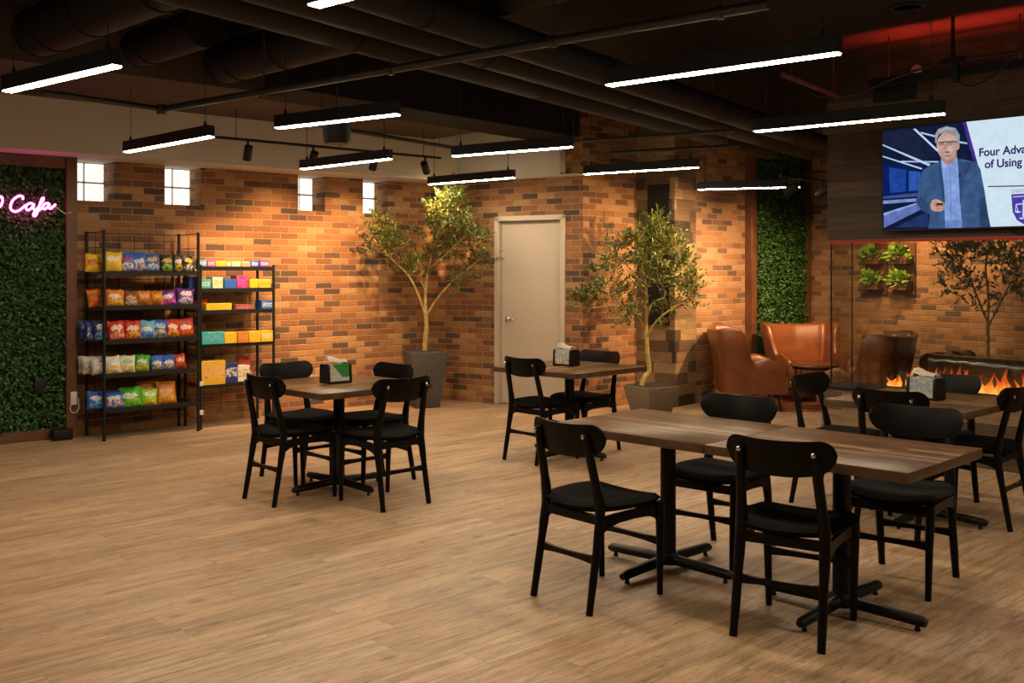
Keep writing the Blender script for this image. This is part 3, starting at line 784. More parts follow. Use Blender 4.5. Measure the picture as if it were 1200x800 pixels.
row(S1[2], g[2], [
 (116, .30, .13, .18, 'navy snack bag farthest back at left end of the '+T3, ('navy','white','blue')),
 (118, .20, .13, .18, 'navy snack bag second in line at left end of the '+T3, ('navy','sky','white')),
 (122.5, .09, .13, .18, 'navy and white snack bag beside the front post, '+T3, ('navy','white','sky')),
 (140, .05, .155, .18, 'red snack bag with white logo, left one of two red, '+T3, ('red','white','peach'), 10, -5),
 (157.5, .05, .155, .18, 'red and white snack bag, right one of the two red, '+T3, ('red','white','gold'), 10, -5),
 (173.5, .05, .15, .175, 'sky blue snack bag next to the red ones, '+T3, ('sky','white','blue'), 10, -5),
 (188, .055, .15, .18, 'blue grey snack bag left of the red yellow pair, '+T3, ('blue','silver','yellow'), 10, -8),
 (204.5, .05, .14, .18, 'red and yellow snack bag second from the right, '+T3, ('red','white','yellow'), 8, -4),
 (221.5, .05, .16, .185, 'red snack bag with white oval at right end of '+T3, ('red','white','orange'), 8, -4)])
row(S1[3], g[3], [
 (116, .31, .13, .16, 'silver snack bag farthest back at left end of the '+T4, ('silver','white','silver')),
 (117, .21, .13, .16, 'silver and white snack bag second in line at left, '+T4, ('white','silver','tan')),
 (122, .11, .13, .165, 'crumpled silver snack bag beside the front post, '+T4, ('silver','silver','white')),
 (135, .05, .15, .165, 'white snack bag with tan picture, left of centre, '+T4, ('white','silver','gold'), 12, -6),
 (151, .05, .15, .165, 'white snack bag with green top at the middle, '+T4, ('white','green','gold'), 12, -6),
 (168, .055, .14, .165, 'green snack bag with white label, '+T4, ('green','white','gold'), 12, -10),
 (186.5, .05, .13, .15, 'blue and yellow snack bag, left one of two, '+T4, ('blue','white','yellow'), 8, -4),
 (200.5, .05, .13, .15, 'blue and yellow snack bag, right one of two, '+T4, ('blue','white','yellow'), 8, -4),
 (214, .05, .12, .15, 'dark red snack bag at right end of the '+T4, ('red','peach','brown'), 8, -4)])
row(S1[4], g[4], [
 (119, .13, .15, .165, 'blue snack bag at far left end of the '+T5, ('blue','white','sky'), 14, -4),
 (137.5, .06, .18, .17, 'blue snack bag just right of the front post, '+T5, ('blue','white','peach'), 24, -14),
 (156, .05, .2, .19, 'bright green snack bag with white label, larger one, '+T5, ('green','white','lime'), 16, -16),
 (175, .05, .16, .16, 'lime green snack bag with yellow picture, smaller one, '+T5, ('lime','white','yellow'), 12, -8),
 (181, .16, .17, .22, 'orange snack bag behind the lime green one, '+T5, ('orange','gold','red'), 8, -10),
 (198, .06, .19, .22, 'large orange snack bag at right end of the '+T5, ('orange','peach','gold'), 14, -10)])
q = ['boxes on the top shelf of the low rack', 'boxes on the second shelf of the low rack', 'packs on the third shelf of the low rack', 'boxes on the fourth shelf of the low rack', 'goods on the bottom shelf of the low rack']
def vx(u): return .95+(u-237)*.775/84
for (u, w, h, lab, cols) in [(241, .075, .075, 'small light blue candy pack at left end', ('sky','white','blue')), (250.5, .085, .07, 'small pink candy pack', ('pink','white','magenta')),
   (261, .1, .065, 'small yellow candy pack', ('yellow','gold','white')), (270, .06, .06, 'small orange candy pack', ('peach','white','orange')), (279, .09, .06, 'small white and green candy pack', ('white','green','lime')),
   (290.5, .09, .06, 'small peach candy pack', ('peach','orange','white')), (301, .085, .07, 'small blue and white candy pack', ('blue','white','sky')), (312.5, .1, .075, 'small purple candy pack at right end', ('purple','white','pink'))]:
    pack(vx(u), .13, S2[0], w, .1, h, lab+' on top shelf of the low rack', cols, q[0])
for (u, y, w, h, lab, cols) in [(232, .2, .09, .13, 'dark blue box at left end', ('navy','navy','blue')), (243, .13, .11, .10, 'teal box with white top', ('teal','white','yellow')), (257, .14, .11, .12, 'white and yellow box next to the teal one', ('white','yellow','yellow')),
   (271, .13, .13, .10, 'plain blue box', ('blue','blue','purple')), (285, .13, .12, .135, 'tall magenta box', ('magenta','pink','white')), (299, .13, .09, .10, 'plain yellow box next to the magenta one', ('yellow','gold','gold')), (312, .13, .13, .095, 'wide yellow box with orange print at right end', ('yellow','orange','white'))]:
    pack(vx(u), y, S2[1], w, .14, h, lab+' on second shelf of the low rack', cols, q[1])
for (u, y, w, h, lab, cols) in [(258, .13, .27, .075, 'long yellow candy box', ('yellow','gold','orange')), (287, .13, .19, .06, 'brown tray of candy with pink oval', ('brown','pink','peach')), (315, .13, .13, .095, 'blue box at right end', ('blue','white','sky'))]:
    pack(vx(u), y, S2[2], w, .14, h, lab+' on third shelf of the low rack', cols, q[2])
bag(vx(243), .15, S2[2], .14, .11, 'red twisted candy bag at left end, third shelf of the low rack', ('red','orange','gold'), q[2], 8)
for (u, w, h, lab, cols) in [(250, .235, .12, 'teal patterned box at left end', ('teal','sky','gold')), (270, .13, .11, 'plain yellow box beside the teal one', ('yellow','gold','yellow')), (284.5, .12, .11, 'orange brown printed box', ('orange','tan','brown')),
   (298.5, .13, .11, 'yellow box with brown figure print', ('yellow','gold','brown')), (313, .13, .11, 'yellow box with white print at right end', ('yellow','white','gold'))]:
    pack(vx(u), .11, S2[3], w, .16, h, lab+' on fourth shelf of the low rack', cols, q[3])
for (u, y, w, h, lab, cols, nm) in [(251, .12, .25, .235, 'square yellow box with brown picture at left', ('gold','peach','brown'), 'snack_box'), (272, .13, .14, .2, 'navy blue box with white print', ('navy','white','blue'), 'snack_box'),
   (286.5, .13, .13, .17, 'white box with brown print', ('white','tan','brown'), 'snack_box')]:
    pack(vx(u), y, S2[4], w, .15, h, lab+' on bottom shelf of the low rack', cols, q[4], nm)
bag(vx(297), .2, S2[4], .16, .24, 'dark red bag at the right on bottom shelf of the low rack', ('red','brown','white'), q[4], 6)
jr = thing('snack_jar', 'small pale jar with dark lid between the two racks, low shelf', 'jar', on_rack(1.02, .22, S2[4]), AR)
bm = new(); lathe(bm, [(.04, .0), (.045, .01), (.045, .11), (.035, .13)], 16); obj('jar_body', bm, plain('pale_jar_plastic', (.3,.26,.2,1), .2), jr)
bm = new(); lathe(bm, [(.038, .13), (.038, .155)], 16); obj('lid', bm, M_blk, jr)

# ------------------------------------------------------------------ trees
def limb(pts, r0, r1, bm, k=4, seg=7):
    pp = smooth_path(pts, k); n = len(pp)
    tube(bm, pp, [r0+(r1-r0)*i/(n-1) for i in range(n)], seg)
    return pp
def cluster(bm, bt, c, rx, rz_, n, seed, k=1.3, lr=(.036, .058)):
    """twigs with paired leaves around the centre c"""
    rr = random.Random(seed)
    for i in range(int(n*k)):
        a = rr.random()*2*PI; b = math.asin(rr.uniform(-.6, 1)); q_ = .25+.75*rr.random()**.6
        d = Vector((math.cos(a)*math.cos(b), math.sin(a)*math.cos(b), math.sin(b)))
        p0 = Vector(c)+Vector((d.x*rx, d.y*rx, d.z*rz_))*q_*.75
        tw = (d+Vector((rr.uniform(-.5,.5), rr.uniform(-.5,.5), rr.uniform(.0,.7)))).normalized()
        L = .09+.1*rr.random(); m = 6
        tube(bt, [p0, p0+tw*L], [.0022, .001], 4, cap=False)
        for kk in range(m+1):
            t = (kk+.4)/m
            p = p0+tw*L*t
            for s in (-1, 1):
                dd = (tw*.7+Vector((rr.uniform(-1,1), rr.uniform(-1,1), rr.uniform(-.6,.9)))).normalized()
                nn = Vector((rr.uniform(-.7,.7), rr.uniform(-.7,.7), 1)).normalized()
                leafquad(bm, p, dd, nn, rr.uniform(*lr), rr.uniform(.017, .027))
# olive tree in the corner
tx, ty = -1.0, 11.62
t1 = thing('olive_tree', 'olive tree in tall charcoal planter in the brick corner left of the door', 'potted tree', (tx, ty, 0), 0)
bm = new(); frustum(bm, (0, 0, 0), .29, .29, .44, .44, .64, 0, .02); 
pt = obj('planter', bm, M_pot1, t1, rz=R_(20)); 
bm = new(); box(bm, (0, 0, .638), (.38, .38, .012)); obj('soil', bm, M_soil, t1, rz=R_(20))
def scr(u, v, y): return Vector(((u-600)*y/F-tx, y-ty, H-(v-VH)*y/F))
tb = new()
limb([(0, 0, .60), (.01, 0, .8), scr(500, 385, ty), scr(499, 370, ty)], .03, .024, tb)
b1 = limb([scr(499, 374, ty), scr(499, 335, ty+.02), scr(505, 300, ty+.05), scr(514, 272, ty+.03), scr(528, 240, ty)], .022, .008, tb)
b2 = limb([scr(498, 368, ty), scr(490, 345, ty-.05), scr(478, 322, ty-.12), scr(455, 300, ty-.15), scr(438, 280, ty-.15)], .016, .006, tb)
b3 = limb([scr(500, 370, ty), scr(512, 350, ty-.05), scr(530, 330, ty-.1), scr(552, 312, ty-.1), scr(568, 300, ty-.1)], .016, .006, tb)
b4 = limb([scr(499, 340, ty), scr(488, 315, ty+.08), scr(494, 290, ty+.1), scr(500, 262, ty+.05)], .012, .005, tb)
b5 = limb([scr(503, 315, ty), scr(520, 300, ty-.1), scr(542, 280, ty-.12), scr(558, 270, ty-.1)], .01, .004, tb)
lb = new()
for i, (u, v, dy, rx, rz_, n) in enumerate([(530, 240, 0, .15, .15, 34), (535, 228, 0, .08, .12, 16), (512, 252, .05, .17, .16, 34), (505, 272, 0, .15, .14, 24), (540, 268, -.08, .18, .16, 36), (556, 282, -.1, .16, .13, 26),
    (525, 295, -.05, .14, .13, 20), (448, 272, -.15, .12, .13, 22), (440, 290, -.15, .11, .1, 16), (463, 292, -.15, .14, .11, 24), (478, 312, -.1, .13, .09, 18), (495, 320, 0, .12, .09, 12), (566, 306, -.1, .12, .08, 14), (545, 325, -.1, .12, .07, 12), (530, 340, -.08, .09, .05, 8), (442, 262, -.15, .08, .09, 9), (508, 305, .0, .12, .1, 12)]):
    cluster(lb, tb, scr(u, v, ty+dy), rx, rz_, n, 100+i)
obj('trunk', tb, M_bark, t1); obj('foliage', lb, M_leaf, t1, smooth=False)
# olive tree beside the plank pillar
tx, ty = 1.50, 10.95
t2 = thing('olive_tree', 'olive tree with crooked trunk in taupe planter before the plank pillar', 'potted tree', (tx, ty, 0), 0)
bm = new(); frustum(bm, (0, 0, 0), .30, .30, .44, .44, .32, 0, .012); obj('planter', bm, M_pot2, t2, rz=R_(33))
bm = new(); box(bm, (0, 0, .318), (.38, .38, .012)); obj('soil', bm, M_soil, t2, rz=R_(33))
tb = new()
limb([scr(752, 452, ty-.05), scr(755, 442, ty-.03), scr(761, 434, ty), scr(759, 418, ty), scr(758, 400, ty), scr(757, 385, ty)], .028, .024, tb)
limb([scr(757, 388, ty), scr(758, 360, ty), scr(757, 335, ty), scr(752, 310, ty), scr(745, 285, ty)], .02, .008, tb)
limb([scr(757, 395, ty), scr(768, 378, ty-.05), scr(785, 363, ty-.1), scr(805, 350, ty-.12)], .015, .006, tb)
limb([scr(758, 372, ty), scr(765, 355, ty+.05), scr(780, 345, ty+.08), scr(770, 320, ty+.08), scr(775, 285, ty+.05)], .014, .006, tb)
limb([scr(757, 388, ty), scr(745, 368, ty-.1), scr(722, 358, ty-.15), scr(690, 362, ty-.15)], .013, .005, tb)
limb([scr(757, 345, ty), scr(738, 325, ty-.1), scr(718, 312, ty-.12)], .01, .004, tb)
lb = new()
for i, (u, v, dy, rx, rz_, n) in enumerate([(770, 275, .03, .14, .12, 26), (785, 290, .05, .16, .14, 34), (760, 300, 0, .17, .14, 34), (795, 315, 0, .17, .15, 36), (745, 285, -.05, .12, .1, 18), (730, 288, -.08, .1, .07, 12), (775, 330, -.05, .17, .13, 30), (805, 338, -.1, .13, .11, 22), (720, 310, -.12, .12, .09, 18),
    (715, 340, -.15, .15, .09, 22), (692, 350, -.15, .13, .08, 18), (678, 357, -.15, .08, .06, 9), (735, 360, -.1, .14, .08, 16), (740, 375, -.1, .11, .06, 10), (785, 360, -.08, .13, .08, 14), (812, 358, -.12, .07, .06, 6), (755, 325, -.05, .12, .1, 14), (705, 320, -.12, .09, .06, 8), (778, 378, -.1, .06, .05, 5), (768, 262, .03, .07, .06, 7)]):
    cluster(lb, tb, scr(u, v, ty+dy), rx, rz_, n, 300+i)
obj('trunk', tb, M_bark, t2); obj('foliage', lb, M_leaf, t2, smooth=False)
# olive tree behind the glass
tx, ty = 5.22, 11.15
t3 = thing('olive_tree', 'olive tree seen through the fireplace glass behind the black sofa', 'potted tree', (tx, ty, 0), 0)
bm = new(); frustum(bm, (0, 0, 0), .26, .26, .38, .38, .34, 0, .012); obj('planter', bm, M_pot1, t3, rz=AQ)
bm = new(); box(bm, (0, 0, .338), (.33, .33, .012)); obj('soil', bm, M_soil, t3, rz=AQ)
tb = new()
limb([(0, 0, .3), scr(1157, 420, ty), scr(1157, 375, ty)], .026, .022, tb)
limb([scr(1157, 380, ty), scr(1158, 345, ty), scr(1155, 310, ty), scr(1163, 280, ty-.12), scr(1168, 255, ty-.2)], .018, .007, tb)
limb([scr(1156, 375, ty), scr(1146, 350, ty-.1), scr(1138, 330, ty-.15), scr(1122, 305, ty-.2), scr(1108, 285, ty-.2)], .013, .005, tb)
limb([scr(1158, 382, ty), scr(1172, 355, ty-.1), scr(1188, 325, ty-.32), scr(1200, 300, ty-.45)], .013, .005, tb)
limb([scr(1160, 360, ty), scr(1180, 345, ty-.28), scr(1205, 332, ty-.45)], .01, .004, tb)
lb = new()
for i, (u, v, dy, rx, rz_, n) in enumerate([(1108, 290, -.2, .2, .12, 26), (1130, 300, -.2, .2, .15, 34), (1122, 325, -.2, .17, .12, 22), (1112, 340, -.2, .12, .08, 10), (1150, 285, -.05, .2, .14, 30), (1175, 300, -.1, .2, .16, 34), (1195, 315, -.15, .2, .16, 32), (1140, 340, -.1, .14, .1, 14), (1180, 340, -.15, .17, .12, 20), (1130, 265, -.1, .2, .14, 22), (1165, 255, 0, .22, .16, 26), (1200, 280, -.1, .2, .16, 24), (1210, 345, -.15, .15, .1, 12), (1143, 362, -.1, .09, .06, 6)]):
    cluster(lb, tb, scr(u, v, ty+dy-.06-max(0, u-1130)*.0052), rx, rz_, n, 500+i, 1.15)
obj('trunk', tb, M_bark, t3); obj('foliage', lb, M_leaf, t3, smooth=False)

# wall planters behind the glass
def wall_planter(s, zb, hh, label, seed):
    t = thing('wall_planter', label, 'wall planter', (K2.x+math.cos(AQ)*s, K2.y+math.sin(AQ)*s, 0), AQ, 'wall planters behind the glass')
    bm = new(); span(bm, (-.16, -.03, zb), (.16, -.001, zb+hh), .003); obj('backboard', bm, M_frame, t)
    for k in range(2):
        z0 = zb+.06+k*hh*.5
        bm = new(); span(bm, (-.13, -.15, z0), (.13, -.03, z0+.015)); span(bm, (-.13, -.16, z0), (.13, -.145, z0+.1), .002)
        for x in (-.13, .115): span(bm, (x, -.15, z0), (x+.015, -.03, z0+.1))
        ho = obj('pot_holder', bm, M_frame, t)
        bm = new(); rr = random.Random(seed+k)
        for i in range(150):
            a = rr.uniform(-PI, 0); el = rr.uniform(-.35, 1.3)
            d = Vector((math.cos(a)*math.cos(el), math.sin(a)*math.cos(el)*.8, math.sin(el)))
            p = Vector((rr.uniform(-.06,.06), -.09+rr.uniform(-.03,.03), z0+.08+rr.uniform(-.01,.06)))+d*rr.uniform(.02,.12)
            leafquad(bm, p, d+Vector((rr.uniform(-.4,.4),rr.uniform(-.4,.2),rr.uniform(-.2,.4))), Vector((rr.uniform(-.5,.5),-.7,rr.uniform(.2,1))).normalized(), rr.uniform(.055,.085), rr.uniform(.035,.055))
        obj('plant', bm, M_fern, t, smooth=False)
wall_planter(1.13, 1.26, .64, 'left brown wall planter with two bright green plants behind the glass', 40)
wall_planter(1.53, 1.26, .64, 'right brown wall planter with two bright green plants behind the glass', 60)

# ------------------------------------------------------------------ lounge
def make_armchair(label, loc, rz):
    t = thing('armchair', label, 'armchair', loc, rz, 'cognac leather wing armchairs')
    bm = new(); N = 64; rings = []
    for i in range(N+1):
        s = i/N*2-1; a = abs(s); sg = 1 if s >= 0 else -1
        # plan outline: arms run forward, rounded rear corners
        if a < .28: x = sg*.30*(a/.28); y = -.30-.02*(1-(a/.28)**2)
        elif a < .42:
            q_ = (a-.28)/.14*PI/2; x = sg*(.30+.06*math.sin(q_)); y = -.24-.06*math.cos(q_)
        else: x = sg*.36; y = -.24+(a-.42)/.58*.60
        if a < .54: zt = .90+.035*min(1, a/.42)**2-.02*max(0, (a-.46)/.08)
        elif a < .645: k = (a-.54)/.105; k = k*k*(3-2*k); zt = .915+(.545-.915)*k
        elif a < .9: zt = .545+.04*math.sin((a-.645)/.255*PI)
        else: k = (a-.9)/.1; zt = .545-.10*k*k
        back = max(0, 1-a/.62)
        th = .048 if a > .55 else .05
        nrm = Vector((0, -1, 0)) if a < .27 else (Vector((sg, -(.42-a)/.14*1.2 if a < .42 else 0, 0)).normalized())
        def pt_(z, off):
            lean = max(0, (z-.42))*(.26*max(0, 1-a/.75)); flare = max(0, z-.4)*.16*(1 if a > .3 else a/.3)
            return Vector((x+sg*flare+nrm.x*off, y-lean+nrm.y*off, z))
        sec = []
        zb = .20
        for (z, off) in ((zb, -th*.7), (zb-.005, 0), (zb, th*.7), (zb+(zt-zb)*.35, th), (zb+(zt-zb)*.7, th*.9), (zt-.03, th*.75), (zt-.005, th*.4), (zt, 0), (zt-.005, -th*.4), (zt-.03, -th*.8), (zb+(zt-zb)*.7, -th), (zb+(zt-zb)*.35, -th)):
            sec.append(bm.verts.new(pt_(z, off)))
        rings.append(sec)
    m = len(rings[0])
    for i in range(N):
        for k in range(m): bm.faces.new((rings[i][k], rings[i][(k+1)%m], rings[i+1][(k+1)%m], rings[i+1][k]))
    bm.faces.new(rings[0][::-1]); bm.faces.new(rings[-1])
    bmesh.ops.recalc_face_normals(bm, faces=bm.faces)
    obj('shell', bm, M_leather, t, angle=55)
    bm = new(); box(bm, (0, .03, .36), (.62, .60, .15), None, .045, 4); obj('seat_cushion', bm, M_leather, t)
    bm = new(); box(bm, (0, .02, .245), (.60, .56, .09), None, .01); obj('seat_base', bm, M_leather, t)
    for sx in (-1, 1):
        for sy in (-1, 1):
            bm = new(); tube(bm, [(sx*.27, .02+sy*.24, .21), (sx*.31, .02+sy*.28, 0)], [.018, .011], 8); obj('leg', bm, M_blk, t)
    return t
ac = make_armchair('cognac leather armchair turned sideways beside the plank pillar', (2.69, 11.52, 0), R_(-94))
dup(ac, (3.56, 12.2, 0), R_(190), 'cognac leather armchair facing the camera in front of the green panel')
dup(ac, (3.62, 10.4, 0), R_(52), 'cognac leather armchair seen from behind through the fireplace glass')
ct = thing('coffee_table', 'round leather-topped low table between the two unglazed armchairs', 'coffee table', (3.37, 11.33, .007), R_(10)); ct.scale = (.9, .9, 1.09)
bm = new(); lathe(bm, [(.29, .445), (.298, .455), (.295, .468), (.28, .472)], 40); obj('tabletop', bm, M_leather, ct)
bm = new(); lathe(bm, [(.26, .42), (.27, .445)], 40); ra = .27
tube(bm, [(ra*math.cos(k*PI/20), ra*math.sin(k*PI/20), .31) for k in range(41)], .009, 6); obj('ring_frame', bm, M_blk, ct)
for k in range(4):
    bm = new(); a = k*PI/2+.5; tube(bm, [(ra*math.cos(a), ra*math.sin(a), .44), (ra*math.cos(a), ra*math.sin(a), 0)], .01, 8); obj('leg', bm, M_blk, ct)
def rug_mat():
    m = NT('faded_red_rug'); co = m.coord(); x, y, z = m.sep(co)
    r = m.math('SQRT', m.math('ADD', m.math('MULTIPLY', x, x), m.math('MULTIPLY', y, y)))
    nz = m.noise(co, 11, 4, .7); w = m.math('SINE', m.math('MULTIPLY', r, 34))
    col = m.ramp(m.math('ADD', m.math('MULTIPLY', w, .14), nz), [(.3, (.17,.045,.022,1)), (.5, (.3,.095,.05,1)), (.72, (.38,.2,.12,1))])
    m.bsdf(col, .95, 0, .1, m.bump(m.noise(co, 200, 2), .3, .004)); return m.m
bm = new(); lathe(bm, [(.78, .0), (.78, .004), (.775, .006)], 64); tag(obj('round_rug', bm, rug_mat(), None, (3.3, 11.9, .0005)), 'round faded red rug under the armchairs and low table', 'rug')
# black tufted sofa
sf = thing('tufted_sofa', 'black tufted leather sofa with rolled arm behind the fireplace glass', 'sofa', (4.91, 9.9, 0), AQ)
bm = new(); W = .95
for (x0, x1, y0, y1) in ((-W, W, .0, .14),):
    n = 40
    rows = []
    for i in range(n+1):
        x = -W+2*W*i/n; col_ = []
        for j in range(15):
            if j < 7: z = .16+.36*j/6; y = 0+.0; d = 1
            else: a = (j-7)/7*PI*1.35; y = .085-.115*math.cos(a)*1; z = .565+.115*math.sin(a); d = .4
            tf = .024*math.cos(x*PI/.11+(j%2)*PI)*math.cos(j*PI/2.5)
            col_.append(bm.verts.new((x, y-tf*d, z+(.004*math.sin(x*60) if j > 6 else 0))))
        rows.append(col_)
    for i in range(n):
        for j in range(14): bm.faces.new((rows[i][j], rows[i+1][j], rows[i+1][j+1], rows[i][j+1]))
box(bm, (0, .11, .34), (2*W-.02, .16, .38), None, .02)
obj('backrest', bm, M_bleather, sf, angle=60)
for s in (-1, 1):
    bm = new(); rows = []; n = 26
    for i in range(n+1):
        y = .02+.72*i/n; ring = []
        for k in range(14):
            a = 2*PI*k/14; r = .115*(1+.09*math.sin(i*PI*.9)); ring.append(bm.verts.new((s*(W+.02)+r*math.cos(a), y, .57+r*math.sin(a))))
        rows.append(ring)
    for i in range(n):
        for k in range(14): bm.faces.new((rows[i][k], rows[i][(k+1)%14], rows[i+1][(k+1)%14], rows[i+1][k]))
    bm.faces.new(rows[0]); bm.faces.new(rows[-1][::-1])
    box(bm, (s*(W+.02), .38, .32), (.17, .70, .36), None, .02)
    bmesh.ops.recalc_face_normals(bm, faces=bm.faces); obj('arm', bm, M_bleather, sf, angle=60)
bm = new(); box(bm, (0, .45, .34), (2*W-.16, .56, .18), None, .05, 3); obj('seat_cushion', bm, M_bleather, sf)
bm = new(); box(bm, (0, .38, .18), (2*W, .7, .14), None, .01); obj('base', bm, M_bleather, sf)
for sx in (-1, 1):
    for y in (.08, .68):
        bm = new(); lathe(bm, [(.02, 0), (.03, .06), (.035, .115)], 12, (sx*.85, y, 0)); obj('foot', bm, M_blk, sf)

# ------------------------------------------------------------------ lamps
WARM = (1, .60, .28)
def pendant(u0, v0, u1, v1, label, zz=2.54, zc=ZC, L=1.22, pos=None):
    if pos: c, a = Vector(pos), R_(-40)
    else:
        p, q_ = P(u0, v0, zz), P(u1, v1, zz); c = (p+q_)/2; L = (q_-p).length; a = math.atan2(q_.y-p.y, q_.x-p.x)
    t = thing('pendant_light', label, 'pendant light', (c.x, c.y, zz), a, 'linear pendant lights')
    bm = new(); span(bm, (-L/2, -.034, .004), (L/2, .034, .085), .003); span(bm, (-L/2, -.034, 0), (L/2, -.028, .006)); span(bm, (-L/2, .028, 0), (L/2, .034, .006))
    obj('housing', bm, M_blk, t)
    bm = new(); span(bm, (-L/2+.006, -.028, -.005), (L/2-.006, .028, .004)); obj('diffuser', bm, M_diff, t)
    for s in (-1, 1):
        bm = new(); tube(bm, [(s*(L/2-.08), 0, .08), (s*(L/2-.08), 0, zc-zz)], .003, 6); lathe(bm, [(.012, .085), (.012, .105), (.004, .125)], 10, (s*(L/2-.08), 0, 0)); obj('cable', bm, M_cable, t)
    return t
pendant(358, 9, 415, -2, 'pendant light cut by the top picture edge, only its lit end showing', L=1.22, pos=(-.28, 3.42, 2.54))
pendant(8, 107, 137, 77, 'pendant light at far left, in front of the pink lit ceiling')
pendant(148, 178, 247, 160, 'short-looking pendant light above the two left glass block windows')
pendant(325, 150, 466, 134, 'pendant light in front of the hanging black can lamp')
pendant(354, 198, 457, 186, 'pendant light hanging below the spotlight track on the left')
pendant(531, 183, 670, 172, 'pendant light at centre, crossing the end of the white soffit')
pendant(503, 216, 602, 208, 'pendant light just above the crown of the corner olive tree')
pendant(712, 100, 984, 62, 'largest nearest pendant light, upper right of centre')
pendant(685, 204, 818, 196, 'pendant light above the olive tree at the plank pillar')
pendant(885, 154, 1107, 133, 'pendant light directly left of and above the wall screen')
pendant(818, 222, 938, 219, 'farthest pendant light, in front of the narrow green hedge panel', zz=2.44)

for k, p_ in enumerate(((2.75, 3.2), (-4.0, 3.9), (4.3, 4.6))):  # unseen pendants continuing the grid, added to light the near floor and tables
    pendant(0, 0, 0, 0, 'unseen pendant light continuing the grid, added to light the near floor', pos=(p_[0], p_[1], 2.54))

def spot(loc, target, W, ang=45, blend=.6, size=.03, col=WARM):
    ld = bpy.data.lights.new('spot_lamp', 'SPOT'); ld.energy = W; ld.color = col; ld.spot_size = R_(ang); ld.spot_blend = 1.0; ld.shadow_soft_size = size
    o = bpy.data.objects.new('spot_lamp', ld); COL.objects.link(o); o.location = loc
    o.rotation_euler = (Vector(target)-Vector(loc)).to_track_quat('-Z', 'Y').to_euler(); return o
def head(parent, p_local, tgt_local, W, ang, M4, lit=True):
    """cylinder spotlight hanging from the rail at p_local, aimed at tgt_local"""
    p = Vector(p_local); d = (Vector(tgt_local)-p).normalized()
    bm = new(); q = d.to_track_quat('Z', 'Y').to_matrix().to_4x4()
    c = p+Vector((0, 0, -.11))
    tube(bm, [p, p+Vector((0, 0, -.06)), c], [.014, .008, .008], 8)
    lathe(bm, [(.03, -.075), (.04, -.07), (.042, .07), (.036, .07), (.034, .045)], 20, c, q)
    h = obj('spotlight_head', bm, M_blk, parent)
    bm = new(); lathe(bm, [(.033, .046), (.033, .05)], 16, c, q); obj('lens', bm, M_lens, h)
    w = M4 @ (c+d*.085)
    if lit: spot(w, M4 @ Vector(tgt_local), W, ang)
M_lens = emit('warm_spot_lens', (1, .75, .45, 1), 6)
def frame4(o, a): return Matrix.Translation(o) @ Matrix.Rotation(a, 4, 'Z')
# track along the left wall, 1 m out
OT = on_left(0, 1.0, 2.80); M4 = frame4(OT, AL)
tk = thing('track_light', 'black ceiling track with four aimed spotlights before the left brick wall', 'track light', OT, AL)
bm = new(); span(bm, (.62, -.017, -.012), (3.25, .017, .012), .003); obj('rail', bm, M_blk, tk)
for t in (.85, 1.9, 3.05):
    bm = new(); tube(bm, [(t, 0, .01), (t, 0, (ZL if t > .35 else ZC)-2.80)], .004, 6); obj('hanger', bm, M_blk, tk)
for t, tg, W, an in ((2.93, (2.75, -.9, -1.75), 230, 75), (2.22, (2.1, -1.0, -1.45), 210, 90), (1.5, (1.25, -1.0, -1.45), 215, 90), (.83, (.28, -.4, -.6), 300, 44)):
    head(tk, (t, 0, -.012), tg, W, an, M4)
# track in the lounge
OT2 = Vector((3.32, 10.6, 2.48)); M5 = frame4(OT2, R_(45))
tk2 = thing('track_light', 'black ceiling track with spotlights in front of the narrow green panel', 'track light', OT2, R_(45))
bm = new(); span(bm, (-1.0, -.017, -.012), (.95, .017, .012), .003); obj('rail', bm, M_blk, tk2)
for t in (-.7, .8):
    bm = new(); tube(bm, [(t, 0, .01), (t, 0, ZC-2.48)], .004, 6); obj('hanger', bm, M_blk, tk2)
for t, tg, W, an in ((-.8, (-1.1, 1.4, -.75), 330, 75), (-.15, (-.2, 1.7, -1.0), 350, 78), (.4, (1.0, 1.7, -1.3), 310, 80), (.85, (2.1, 1.2, -1.5), 170, 80)):
    head(tk2, (t, 0, -.012), tg, W, an, M5)
# track lighting the planter wall behind the glass
OT3 = Vector((3.75, 12.3, 2.75)); M6 = frame4(OT3, AQ)
tk3 = thing('track_light', 'black spotlight track lighting the planter wall, behind the header', 'track light', OT3, AQ)
bm = new(); span(bm, (-.4, -.017, -.012), (2.2, .017, .012), .003); obj('rail', bm, M_blk, tk3)
for t in (0, 1.9):
    bm = new(); tube(bm, [(t, 0, .01), (t, 0, ZC-2.75)], .004, 6); obj('hanger', bm, M_blk, tk3)
for t, tg, W, an in ((.7, (.9, 1.05, -1.2), 260, 85), (1.6, (2.2, 1.05, -1.3), 170, 85)):
    head(tk3, (t, 0, -.012), tg, W, an, M6)

# ------------------------------------------------------------------ ceiling services
def pipe_thing(name, label, cat, pts, r, mat, rings=(), seg=16, cap_r=None, group=None):
    pts = [Vector(p) for p in pts]; o0 = pts[0]
    bm = new(); tube(bm, [p-o0 for p in pts], r, seg)
    d = (pts[1]-pts[0]).normalized()
    for s in rings: tube(bm, [d*s, d*(s+.025)], r*1.05, seg)
    o = obj(name, bm, mat, None, o0, angle=50)
    return tag(o, label, cat, group)
db = Vector((.72, -.694, 0)); da = Vector((.563, .826, 0))
pipe_thing('round_duct', 'leftmost big round black duct in the top left corner', 'duct', [(-3.35, 7.15, 3.22), Vector((-3.35, 7.15, 3.22))+db*5], .17, M_duct, (.02, .3, .9, 1.8))
pipe_thing('round_duct', 'short capped round duct between the two longer ones at top left', 'duct', [(-2.86, 7.75, 3.24), Vector((-2.86, 7.75, 3.24))+db*1.0], .14, M_duct, (.02, .2))
